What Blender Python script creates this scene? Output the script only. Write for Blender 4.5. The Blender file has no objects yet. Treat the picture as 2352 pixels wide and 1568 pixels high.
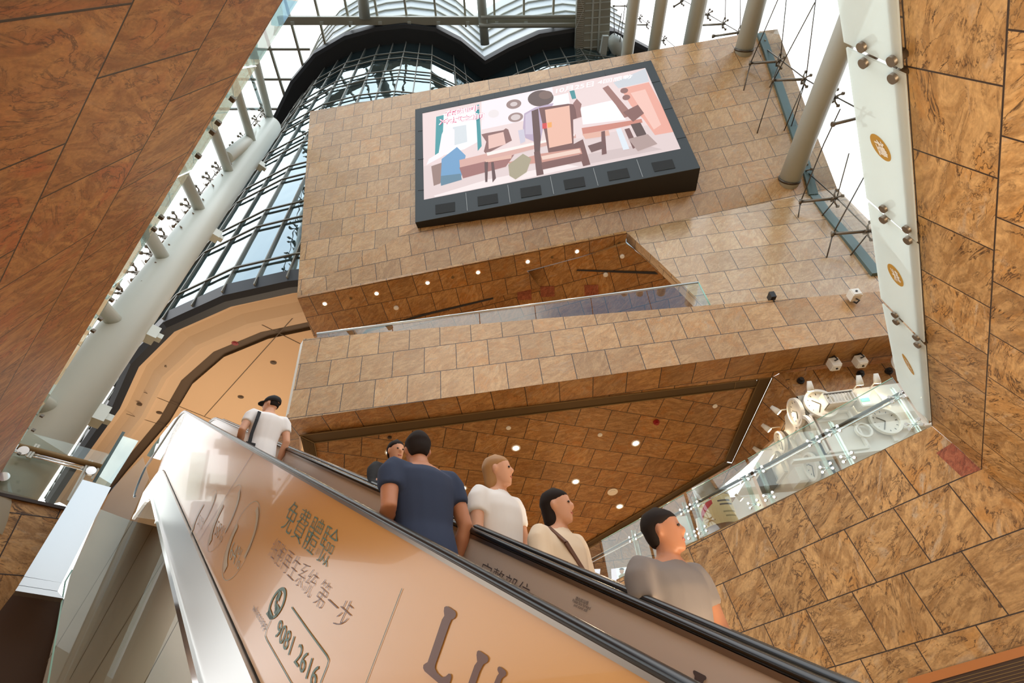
import bpy, bmesh, math, random
import numpy as np
from mathutils import Vector, Matrix

random.seed(7)
sc = bpy.context.scene
COL = sc.collection

# ------------------------------------------------------------------ camera, sky, exposure
F, CX, CY = 1176.0, 1176.0, 784.0                     # 18 mm on 36 mm, 2352 x 1568
RM = np.array([[0.988854, -0.142867, -0.041916], [0.120842, 0.605661, 0.786494], [-0.086977, -0.782793, 0.616174]])
EYE = np.array([0.0, 0.0, 1.6])                       # photographer's eye above the lower floor
W = 0.9                                               # one stone tile, metres
cd = bpy.data.cameras.new('camera'); cam = bpy.data.objects.new('camera', cd); COL.objects.link(cam)
cd.sensor_width = 36.0; cd.lens = 18.0; cd.clip_start = 0.02; cd.clip_end = 500
cam.matrix_world = Matrix(((RM[0][0], -RM[0][1], -RM[0][2], EYE[0]), (RM[1][0], -RM[1][1], -RM[1][2], EYE[1]),
                           (RM[2][0], -RM[2][1], -RM[2][2], EYE[2]), (0, 0, 0, 1)))
sc.camera = cam
sc.view_settings.view_transform = 'Standard'; sc.view_settings.look = 'None'
sc.view_settings.gamma = 1.0; sc.view_settings.use_curve_mapping = False
sc.view_settings.exposure = 0.0
try:
    sc.cycles.use_denoising = True; sc.cycles.max_bounces = 10; sc.cycles.transparent_max_bounces = 24
    sc.cycles.sample_clamp_indirect = 6.0; sc.cycles.caustics_reflective = False; sc.cycles.caustics_refractive = False
except Exception:
    pass

SKY = 2.75
wd = bpy.data.worlds.new('sky'); sc.world = wd; wd.use_nodes = True
nt = wd.node_tree; nt.nodes.clear()
wo = nt.nodes.new('ShaderNodeOutputWorld'); wb = nt.nodes.new('ShaderNodeBackground')
tc = nt.nodes.new('ShaderNodeTexCoord'); sep = nt.nodes.new('ShaderNodeSeparateXYZ')
nt.links.new(tc.outputs['Generated'], sep.inputs[0])
# bright white overcast over the atrium roof, thinning to blue patches towards the south (behind the photographer)
mr = nt.nodes.new('ShaderNodeMapRange'); mr.inputs[1].default_value = 0.05; mr.inputs[2].default_value = -0.75
nt.links.new(sep.outputs[1], mr.inputs[0])
nz = nt.nodes.new('ShaderNodeTexNoise'); nz.inputs['Scale'].default_value = 3.2; nz.inputs['Detail'].default_value = 5
nt.links.new(tc.outputs['Generated'], nz.inputs['Vector'])
nr = nt.nodes.new('ShaderNodeMapRange'); nr.inputs[1].default_value = 0.42; nr.inputs[2].default_value = 0.58
nt.links.new(nz.outputs[0], nr.inputs[0])
mm = nt.nodes.new('ShaderNodeMath'); mm.operation = 'MULTIPLY'
nt.links.new(mr.outputs[0], mm.inputs[0]); nt.links.new(nr.outputs[0], mm.inputs[1])
mx = nt.nodes.new('ShaderNodeMix'); mx.data_type = 'RGBA'
mx.inputs[6].default_value = (1, 1, 1, 1); mx.inputs[7].default_value = (0.10, 0.26, 0.42, 1)
nt.links.new(mm.outputs[0], mx.inputs[0])
gz = nt.nodes.new('ShaderNodeMapRange'); gz.inputs[1].default_value = -0.25; gz.inputs[2].default_value = 0.15
gz.inputs[3].default_value = 0.06; gz.inputs[4].default_value = SKY
nt.links.new(sep.outputs[2], gz.inputs[0]); nt.links.new(gz.outputs[0], wb.inputs[1])
nt.links.new(mx.outputs[2], wb.inputs[0]); nt.links.new(wb.outputs[0], wo.inputs[0])

# warm fill lights, added out of sight below the escalators and behind the viewer
def fill_light(name, loc, aim, size, energy, col=(1.0, 0.74, 0.48)):
    l = bpy.data.lights.new(name, 'AREA'); l.shape = 'DISK'; l.size = size; l.energy = energy; l.color = col
    o = bpy.data.objects.new(name, l); COL.objects.link(o); o.location = loc
    o.rotation_euler = (Vector(aim) - Vector(loc)).to_track_quat('-Z', 'Y').to_euler(); return o
fill_light('concourse_fill', (-15, 21, 5.2), (-15, 19, 15), 9, 760, (1.0, 0.82, 0.62))  # added upward fill that brightens the plaster ceiling
fill_light('hall_fill', (6, 17.5, 3.4), (5, 15, 8), 5, 1500)  # added fill that brightens the hall ceiling
fill_light('foyer_fill', (1.5, -5, 0.4), (2.8, 2, 5), 5, 210)  # added fill from behind the viewer
fill_light('void_fill', (1.7, 2.5, 0.3), (4.4, 3.4, 5.6), 3, 470, (1.0, 0.80, 0.58))  # added fill that brightens the right stone wall

# ------------------------------------------------------------------ geometry helpers
def ray(p):
    c = np.array([p[0] - CX, p[1] - CY, F]); return RM @ (c / np.linalg.norm(c))
def unit(v):
    v = np.asarray(v, float); return v / np.linalg.norm(v)

class Plane:
    """A real surface: point P (metres from the eye), normal n, in-plane tile axes r1, r2, and tile height ratio s."""
    def __init__(self, P, n, r1, r2, s=1.0, voff=0.0, org=None):
        self.P = np.asarray(P, float); self.n = unit(n); self.r1 = unit(r1); self.r2 = unit(r2); self.s = s; self.voff = voff
        self.org = self.P if org is None else np.asarray(org, float)
    def at(self, p):
        d = ray(p); return d * ((self.P @ self.n) / (d @ self.n))
    def uv(self, q):
        d = np.asarray(q) - self.org
        return (d @ self.r1) / W, (d @ self.r2) / (W * self.s) + self.voff
    def shift(self, d):                               # a parallel plane, d metres towards the viewer
        k = -1.0 if (self.P @ self.n) > 0 else 1.0
        return Plane(self.P + self.n * k * d, self.n, self.r1, self.r2, self.s, self.voff, self.org)
def tplane(r1, r2, t, n, s, voff=0.0):
    return Plane(np.array(t) * W, n, r1, r2, s, voff)
def plane3(a, b, c, r1=None, s=1.0):
    n = unit(np.cross(b - a, c - a)); r1 = unit(b - a) if r1 is None else unit(np.asarray(r1) - n * (np.asarray(r1) @ n))
    return Plane(a, n, r1, np.cross(n, r1), s)

P_W2 = tplane((0.9965, 0.0069, 0.0838), (0.0896, 0.2694, -0.9588), (8.2044, 12.2334, 21.79), (-0.0292, 0.963, 0.2679), 1.02)
P_W3 = tplane((0.9995, -0.0057, -0.0309), (-0.0314, -0.1028, -0.9942), (6.6004, 13.9593, 15.6165), (0.0025, 0.9947, -0.103), 1.062)
P_BD = tplane((0.9996, 0.0209, 0.0188), (0.0004, -0.043, -0.9991), (-3.4465, 12.5332, 10.0735), (-0.02, 0.9989, -0.043), 1.0133)
P_N = tplane((0.6928, -0.7146, 0.0967), (0.114, -0.0241, -0.9932), (5.9661, 10.814, 2.8474), (0.7121, 0.6991, 0.0647), 1.0154, 1.0)
P_R = tplane((0.4227, 0.8975, -0.1255), (0.1885, -0.2198, -0.9572), (3.995, 2.133, 4.025), (-0.8867, 0.3809, -0.2621), 0.9715)
P_L = tplane((-0.7983, 0.5989, -0.0635), (0.0789, 0.2884, 0.9543), (-1.7989, 0.7848, 3.1618), (0.5905, 0.7577, -0.2778), 1.0462, 1.0)
P_C = tplane((0.9402, 0.3348, -0.0632), (-0.4112, 0.8719, -0.266), (-0.4681, 14.0216, 7.8672), (-0.0341, 0.277, 0.9603), 0.8808)
P_S1 = tplane((0.9952, 0.0143, 0.0963), (-0.0107, 0.9856, -0.1687), (-4.2641, 13.51, 14.446), (-0.0974, 0.1669, 0.9812), 0.9402)
P_W1a = tplane((1.0, -0.0037, 0.0022), (-0.0392, 0.0943, -0.9948), (-7.777, 12.5788, 23.248), (0.0035, 0.9955, 0.0942), 1.0292)
# the upper left facet shares its fold with the lower facet
_a, _b, _c = P_W2.at((690, 668)), P_W2.at((1700, 110)), P_W1a.at((712, 256)) * 1.015
P_W1 = plane3(_a, _b, _c, P_W1a.r1, 1.03); P_W1.r2 = unit(np.array((-0.0392, 0.0943, -0.9948)) - P_W1.n * (np.array((-0.0392, 0.0943, -0.9948)) @ P_W1.n))
P_W1.org = P_W1.at((783.3, 330.8)); P_W1.voff = 0.0
P_S1.P = P_S1.P

# escalator frame: h runs uphill in plan, nn across it
Hh = np.array([-0.738, 0.675, 0.0]); Hh = unit(Hh); Nn = np.array([0.675, 0.738, 0.0]); Nn = unit(Nn); TAN = 0.5772
UP = np.array([0, 0, 1.0])
def esc(s, t, c):                                     # point s along, t across, c above the sloping datum (from the eye)
    return Hh * s + Nn * t + UP * (TAN * s + c)
def flat(s, t, z): return Hh * s + Nn * t + UP * z
def vplane(t): return Plane(Nn * t, Nn, Hh, UP)
def hplane(z): return Plane(UP * z, UP, np.array([1, 0, 0]), np.array([0, 1, 0]))

def wv(q): return Vector((float(q[0] + EYE[0]), float(q[1] + EYE[1]), float(q[2] + EYE[2])))

# ------------------------------------------------------------------ materials
def nmat(name):
    m = bpy.data.materials.new(name); m.use_nodes = True
    nt = m.node_tree; b = nt.nodes['Principled BSDF']; return m, nt, b
def mat(name, col, rough=0.5, metal=0.0, emit=None, es=1.0, spec=None, alpha=None, coat=None, trans=None):
    m, nt, b = nmat(name)
    b.inputs['Base Color'].default_value = (*col, 1); b.inputs['Roughness'].default_value = rough; b.inputs['Metallic'].default_value = metal
    if spec is not None: b.inputs['Specular IOR Level'].default_value = spec
    if emit is not None:
        b.inputs['Emission Color'].default_value = (*emit, 1); b.inputs['Emission Strength'].default_value = es
    if coat is not None: b.inputs['Coat Weight'].default_value = coat
    return m
def srgb(r, g, b):
    f = lambda c: (c / 255 / 12.92) if c / 255 <= 0.04045 else ((c / 255 + 0.055) / 1.055) ** 2.4
    return (f(r), f(g), f(b))

def stone(name, c_lo, c_hi, c_or, vein=0.6, vcol=(0.06, 0.03, 0.015), rough=0.42, groove=0.016, scale=1.0, grey=0.3, spec=0.4, ang=0.6, jcol=(0.035, 0.02, 0.012)):
    m, nt, b = nmat(name); N = nt.nodes; L = nt.links
    def math_(op, a, c=None, clamp=False):
        n = N.new('ShaderNodeMath'); n.operation = op; n.use_clamp = clamp
        for i, v in enumerate((a, c)):
            if v is None: continue
            if isinstance(v, (int, float)): n.inputs[i].default_value = v
            else: L.new(v, n.inputs[i])
        return n.outputs[0]
    def rng(v, a, c, d=0.0, e=1.0):
        n = N.new('ShaderNodeMapRange'); n.interpolation_type = 'SMOOTHSTEP'
        L.new(v, n.inputs[0]); n.inputs[1].default_value = a; n.inputs[2].default_value = c; n.inputs[3].default_value = d; n.inputs[4].default_value = e
        return n.outputs[0]
    def mixc(f, a, c, mode='MIX'):
        n = N.new('ShaderNodeMix'); n.data_type = 'RGBA'; n.blend_type = mode
        if isinstance(f, (int, float)): n.inputs[0].default_value = f
        else: L.new(f, n.inputs[0])
        for i, v in ((6, a), (7, c)):
            if isinstance(v, tuple): n.inputs[i].default_value = (*v, 1)
            else: L.new(v, n.inputs[i])
        return n.outputs[2]
    uvn = N.new('ShaderNodeUVMap'); uvn.uv_map = 'tile'
    sp = N.new('ShaderNodeSeparateXYZ'); L.new(uvn.outputs[0], sp.inputs[0]); u, v = sp.outputs[0], sp.outputs[1]
    row = math_('FLOOR', v)
    half = math_('MULTIPLY', math_('FLOORED_MODULO', row, 2.0), 0.5)
    u2 = math_('ADD', u, half); colm = math_('FLOOR', u2)
    fu = math_('FRACT', u2); fv = math_('FRACT', v)
    eu = math_('MINIMUM', fu, math_('SUBTRACT', 1.0, fu)); ev = math_('MINIMUM', fv, math_('SUBTRACT', 1.0, fv))
    edge = math_('MINIMUM', eu, ev)
    joint = rng(edge, groove * 0.55, groove * 0.95, 1.0, 0.0)
    cmb = N.new('ShaderNodeCombineXYZ'); L.new(colm, cmb.inputs[0]); L.new(row, cmb.inputs[1])
    wn = N.new('ShaderNodeTexWhiteNoise'); wn.noise_dimensions = '3D'; L.new(cmb.outputs[0], wn.inputs[0])
    ws = N.new('ShaderNodeSeparateColor'); L.new(wn.outputs[1], ws.inputs[0]); r1, r2, r3 = ws.outputs
    vr = N.new('ShaderNodeVectorRotate'); vr.rotation_type = 'Z_AXIS'; L.new(uvn.outputs[0], vr.inputs['Vector'])
    L.new(math_('ADD', math_('MULTIPLY', r1, 1.1), ang - 0.55), vr.inputs['Angle'])
    off = N.new('ShaderNodeVectorMath'); off.operation = 'SCALE'; L.new(wn.outputs[1], off.inputs[0]); off.inputs['Scale'].default_value = 37.0
    ad = N.new('ShaderNodeVectorMath'); ad.operation = 'ADD'; L.new(vr.outputs[0], ad.inputs[0]); L.new(off.outputs[0], ad.inputs[1])
    def noise(sx, sy, det=6, dist=0.0, rough_=0.6, zo=0.0):
        mp = N.new('ShaderNodeMapping'); L.new(ad.outputs[0], mp.inputs[0]); mp.inputs['Scale'].default_value = (sx * scale, sy * scale, scale); mp.inputs['Location'].default_value = (zo, zo, zo)
        n = N.new('ShaderNodeTexNoise'); L.new(mp.outputs[0], n.inputs['Vector']); n.inputs['Scale'].default_value = 1.0; n.inputs['Detail'].default_value = det
        n.inputs['Distortion'].default_value = dist; n.inputs['Roughness'].default_value = rough_; return n.outputs[0]
    n1 = noise(1.6, 4.6, 8, 1.6, 0.65)
    n2 = noise(1.1, 3.0, 6, 2.2, 0.6, 11.0)
    n3 = noise(9, 22, 5, 0.6, 0.7, 5.0)
    n4 = noise(2.2, 2.6, 4, 1.0, 0.55, 23.0)
    n5 = noise(20, 34, 3, 0.3, 0.6, 31.0)
    base = mixc(rng(n1, 0.32, 0.68), c_lo, c_hi)
    base = mixc(math_('MULTIPLY', rng(n4, 0.46, 0.66), math_('ADD', math_('MULTIPLY', r2, 0.7), 0.25)), base, c_or)
    gcol = tuple(0.5 * (a + d) for a, d in zip(c_hi, (0.34, 0.31, 0.26)))
    base = mixc(math_('MULTIPLY', rng(n2, 0.55, 0.72), math_('MULTIPLY', r3, grey * 2)), base, gcol)
    rid = math_('ABSOLUTE', math_('SUBTRACT', n2, 0.5))
    veinm = math_('MULTIPLY', rng(rid, 0.0, 0.028, 1.0, 0.0), rng(n4, 0.38, 0.6))
    base = mixc(math_('MULTIPLY', veinm, vein), base, vcol)
    rid2 = math_('ABSOLUTE', math_('SUBTRACT', n1, 0.47))
    veinm2 = math_('MULTIPLY', rng(rid2, 0.0, 0.014, 1.0, 0.0), rng(n2, 0.4, 0.62))
    base = mixc(math_('MULTIPLY', veinm2, vein * 0.8), base, vcol)
    spk = math_('MULTIPLY', rng(n3, 0.63, 0.72), rng(n4, 0.3, 0.6))
    base = mixc(math_('MULTIPLY', spk, vein), base, vcol)
    grain = rng(n5, 0.3, 0.7, 0.86, 1.10)
    br = math_('MULTIPLY', grain, math_('ADD', math_('MULTIPLY', r3, 0.24), 0.88))
    cb = N.new('ShaderNodeCombineColor'); [L.new(br, cb.inputs[i]) for i in range(3)]
    base = mixc(1.0, base, cb.outputs[0], 'MULTIPLY')
    base = mixc(joint, base, jcol)
    L.new(base, b.inputs['Base Color'])
    L.new(math_('ADD', math_('MULTIPLY', n3, 0.16), rough - 0.08), b.inputs['Roughness'])
    b.inputs['Specular IOR Level'].default_value = spec
    bp = N.new('ShaderNodeBump'); bp.inputs['Strength'].default_value = 0.25; bp.inputs['Distance'].default_value = 0.01
    L.new(math_('SUBTRACT', math_('MULTIPLY', n3, 0.4), joint), bp.inputs['Height']); L.new(bp.outputs[0], b.inputs['Normal'])
    return m

def glass(name, tint=(0.9, 0.97, 0.95), refl=0.06, edge=0.5, rough=0.0, solid=None, solid_f=0.0):
    """Pane glass: see-through with a reflection that grows at grazing angles."""
    m = bpy.data.materials.new(name); m.use_nodes = True; nt = m.node_tree; N = nt.nodes; L = nt.links; N.clear()
    o = N.new('ShaderNodeOutputMaterial'); t = N.new('ShaderNodeBsdfTransparent'); t.inputs[0].default_value = (*tint, 1)
    g = N.new('ShaderNodeBsdfGlossy'); g.inputs['Roughness'].default_value = rough; g.inputs[0].default_value = (0.95, 1, 0.98, 1)
    lw = N.new('ShaderNodeLayerWeight'); lw.inputs[0].default_value = 0.35
    r = N.new('ShaderNodeMapRange'); L.new(lw.outputs['Facing'], r.inputs[0]); r.inputs[3].default_value = refl; r.inputs[4].default_value = edge
    mx = N.new('ShaderNodeMixShader'); L.new(r.outputs[0], mx.inputs[0]); L.new(t.outputs[0], mx.inputs[1]); L.new(g.outputs[0], mx.inputs[2])
    last = mx
    if solid is not None:
        d = N.new('ShaderNodeBsdfTranslucent'); d.inputs[0].default_value = (*solid, 1)
        d2 = N.new('ShaderNodeBsdfDiffuse'); d2.inputs[0].default_value = (*solid, 1)
        ma = N.new('ShaderNodeMixShader'); ma.inputs[0].default_value = 0.3; L.new(d.outputs[0], ma.inputs[1]); L.new(d2.outputs[0], ma.inputs[2])
        mb = N.new('ShaderNodeMixShader'); mb.inputs[0].default_value = solid_f; L.new(mx.outputs[0], mb.inputs[1]); L.new(ma.outputs[0], mb.inputs[2]); last = mb
    L.new(last.outputs[0], o.inputs[0]); return m

M = {}
M['stone_up'] = stone('daylit slate cladding', srgb(170, 128, 82), srgb(198, 158, 110), srgb(188, 136, 80), 0.30, srgb(112, 84, 58), 0.27, 0.014, 1.0, 0.35, 0.5)  # one stone throughout; this copy is paler, daylight put into its colour
M['stone_warm'] = stone('lamplit slate cladding', srgb(140, 98, 54), srgb(182, 138, 84), srgb(170, 114, 54), 0.5, srgb(78, 48, 22), 0.36, 0.016, 1.0, 0.35)  # same stone, darker and warmer: its lamplit tone is put into the colour
M['stone_near'] = stone('veined slate cladding', srgb(148, 108, 62), srgb(200, 158, 104), srgb(180, 128, 66), 0.95, srgb(70, 46, 26), 0.45, 0.013, 0.85, 0.75)
M['stone_red'] = stone('warm lit slate cladding', srgb(144, 90, 44), srgb(190, 136, 78), srgb(174, 98, 50), 0.75, srgb(72, 42, 24), 0.48, 0.010, 1.15, 0.12, ang=1.9)  # same stone again, warm light put into its deeper orange
M['stone_patch'] = stone('red slate patch', srgb(124, 66, 44), srgb(168, 98, 68), srgb(150, 76, 50), 0.8, srgb(64, 30, 22), 0.5, 0.0, 2.2, 0.1)
M['block_wall'] = mat('pale sky blocking wall', srgb(190, 182, 172), 0.7)  # for the added back wall; pale so its bounce stays neutral
M['stone_sheen'] = stone('sky sheen slate cladding', srgb(178, 140, 98), srgb(204, 170, 126), srgb(190, 146, 98), 0.22, srgb(124, 96, 70), 0.22, 0.014, 1.0, 0.30, 1.0)  # same stone made paler and glossier to carry the reflected sky sheen
M['stone_floor'] = stone('polished stone floor', srgb(150, 126, 98), srgb(176, 152, 122), srgb(160, 128, 92), 0.2, srgb(120, 90, 60), 0.25, 0.01, 1.0, 0.2)
M['white_steel'] = mat('painted white steel', srgb(196, 200, 190), 0.38)
M['grey_steel'] = mat('painted grey steel', srgb(168, 166, 150), 0.42)
M['rail_steel'] = mat('bronzed rail steel', (0.26, 0.21, 0.17), 0.3, 0.9)
M['rail_dark'] = mat('dark bronze handrail', srgb(74, 62, 52), 0.45, 0.2, spec=0.3)
M['mull'] = mat('bronze grey mullions', srgb(128, 124, 112), 0.35, 0.4)
M['stainless'] = mat('brushed stainless steel', (0.58, 0.58, 0.56), 0.30, 1.0)
M['chrome'] = mat('polished steel', (0.8, 0.8, 0.8), 0.12, 1.0)
M['dark_steel'] = mat('dark fittings', srgb(92, 84, 74), 0.35, 0.8)
M['fitting'] = mat('cast spider fittings', srgb(120, 110, 96), 0.4, 0.7)
M['black_fascia'] = mat('black fascia', srgb(34, 34, 36), 0.5)
M['black_metal'] = mat('black powder coat', srgb(26, 24, 22), 0.5)
M['bezel'] = mat('charcoal aluminium', srgb(64, 68, 69), 0.55, 0.0, spec=0.25)
M['grille'] = mat('speaker mesh', srgb(40, 40, 38), 0.9)
M['seam'] = mat('pale joint sealant', srgb(150, 152, 150), 0.6)
M['rubber'] = mat('black rubber handrail', srgb(22, 22, 22), 0.25, 0.0, spec=0.7)
M['bronze'] = mat('bronze anodised trim', srgb(122, 98, 62), 0.5, 0.15, spec=0.25)
M['bronze_dark'] = mat('bronze mesh', srgb(92, 72, 42), 0.5, 0.4)
M['peach'] = mat('painted plaster', srgb(226, 190, 150), 0.7)
M['peach2'] = mat('painted plaster mouldings', srgb(222, 192, 158), 0.6)
M['slot'] = mat('dark ceiling slot', srgb(96, 76, 54), 0.6)
M['white_paint'] = mat('white paint', srgb(226, 220, 208), 0.5)
M['white_plastic'] = mat('white plastic', srgb(235, 230, 218), 0.4)
M['wood'] = mat('orange timber', srgb(176, 110, 56), 0.4)
M['brown_steel'] = mat('brown stainless cladding', (0.34, 0.26, 0.19), 0.34, 0.8)
M['dark_brown'] = mat('dark brown panel', srgb(62, 38, 18), 0.5)
M['green_channel'] = mat('green glazing channel', srgb(84, 104, 100), 0.4)
M['glass'] = glass('clear glass', (0.93, 0.98, 0.96), 0.06, 0.65)
M['glass_rail'] = glass('balustrade glass', (0.93, 0.97, 0.955), 0.03, 0.20)
M['glass_sky'] = glass('roof glass', (0.97, 0.99, 0.99), 0.03, 0.25)
M['glass_edge'] = mat('green glass edge', srgb(150, 200, 185), 0.15)
M['glass_soft'] = glass('plain glass', (0.93, 0.95, 0.93), 0.02, 0.12)
M['glass_fin'] = glass('glass fin', (0.86, 0.95, 0.92), 0.06, 0.35)
M['frost'] = glass('frosted glass', (0.90, 0.96, 0.93), 0.05, 0.35, 0.0, (0.84, 0.89, 0.86), 0.72)
M['glass_strip'] = glass('pale green glass', (0.80, 0.92, 0.88), 0.25, 0.85, 0.0, (0.75, 0.9, 0.85), 0.15)
M['gold'] = mat('gold vinyl', srgb(178, 136, 56), 0.5)
M['film'] = mat('cream advertising film', srgb(224, 166, 98), 0.20, spec=0.4, coat=0.2)
M['film2'] = mat('pale advertising film', srgb(206, 196, 188), 0.25)
M['ink_green'] = mat('green print', srgb(66, 104, 78), 0.4)
M['ink_teal'] = mat('teal print', srgb(164, 158, 122), 0.3)
M['ink_teal2'] = mat('pale teal print', srgb(190, 164, 120), 0.25)
M['ink_brown'] = mat('brown print', srgb(112, 74, 58), 0.4)
M['ink_grey'] = mat('grey print', srgb(84, 78, 82), 0.4)
M['lamp'] = mat('lit lamp', (1, 0.9, 0.75), 0.5, 0, (1.0, 0.80, 0.52), 22.0)
M['lamp_big'] = mat('lit downlight', (1, 0.9, 0.75), 0.5, 0, (1.0, 0.86, 0.66), 9.0)
M['red'] = mat('red plastic', srgb(150, 30, 30), 0.4)
M['skin'] = mat('skin', srgb(214, 160, 128), 0.5)
M['skin2'] = mat('tanned skin', srgb(186, 126, 92), 0.5)
M['hair_dark'] = mat('dark hair', srgb(36, 27, 22), 0.75, spec=0.2)
M['hair_blond'] = mat('blond hair', srgb(168, 124, 74), 0.5)
M['eye'] = mat('dark eyes', srgb(30, 22, 18), 0.3)
M['mouth'] = mat('lips', srgb(176, 96, 84), 0.5)

# tower glass: dark reflective panes
def tower_glass():
    m = bpy.data.materials.new('reflective curtain wall glass'); m.use_nodes = True; nt = m.node_tree; N = nt.nodes; L = nt.links; N.clear()
    o = N.new('ShaderNodeOutputMaterial'); d = N.new('ShaderNodeBsdfDiffuse'); d.inputs[0].default_value = (0.02, 0.045, 0.05, 1)
    g = N.new('ShaderNodeBsdfGlossy'); g.inputs[0].default_value = (0.52, 0.62, 0.66, 1); g.inputs['Roughness'].default_value = 0.015
    uvn = N.new('ShaderNodeUVMap'); uvn.uv_map = 'tile'
    nz = N.new('ShaderNodeTexNoise'); nz.inputs['Scale'].default_value = 1.1; nz.inputs['Detail'].default_value = 1.0; L.new(uvn.outputs[0], nz.inputs['Vector'])
    bp = N.new('ShaderNodeBump'); bp.inputs['Strength'].default_value = 0.25; bp.inputs['Distance'].default_value = 0.06; L.new(nz.outputs[0], bp.inputs['Height']); L.new(bp.outputs[0], g.inputs['Normal'])
    lw = N.new('ShaderNodeLayerWeight'); lw.inputs[0].default_value = 0.5
    r = N.new('ShaderNodeMapRange'); L.new(lw.outputs['Facing'], r.inputs[0]); r.inputs[1].default_value = 0.1; r.inputs[2].default_value = 0.9; r.inputs[3].default_value = 0.07; r.inputs[4].default_value = 0.9
    mx = N.new('ShaderNodeMixShader'); L.new(r.outputs[0], mx.inputs[0]); L.new(d.outputs[0], mx.inputs[1]); L.new(g.outputs[0], mx.inputs[2]); L.new(mx.outputs[0], o.inputs[0])
    return m
M['tower_glass'] = tower_glass()

# ------------------------------------------------------------------ object helpers
def link(name, me, m, parent=None, mats=None):
    o = bpy.data.objects.new(name, me); COL.objects.link(o)
    if mats:
        for k in mats: me.materials.append(k)
    elif m is not None: me.materials.append(m)
    if parent is not None:
        o.parent = parent; o.matrix_parent_inverse = parent.matrix_world.inverted()
    return o
def tag(o, label=None, cat=None, group=None, kind=None):
    if label: o['label'] = label
    if cat: o['category'] = cat
    if group: o['group'] = group
    if kind: o['kind'] = kind
    return o
def empty(name, q):
    o = bpy.data.objects.new(name, None); COL.objects.link(o); o.location = wv(q); o.empty_display_size = 0.1
    o.matrix_world = Matrix.Translation(wv(q)); return o

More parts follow.
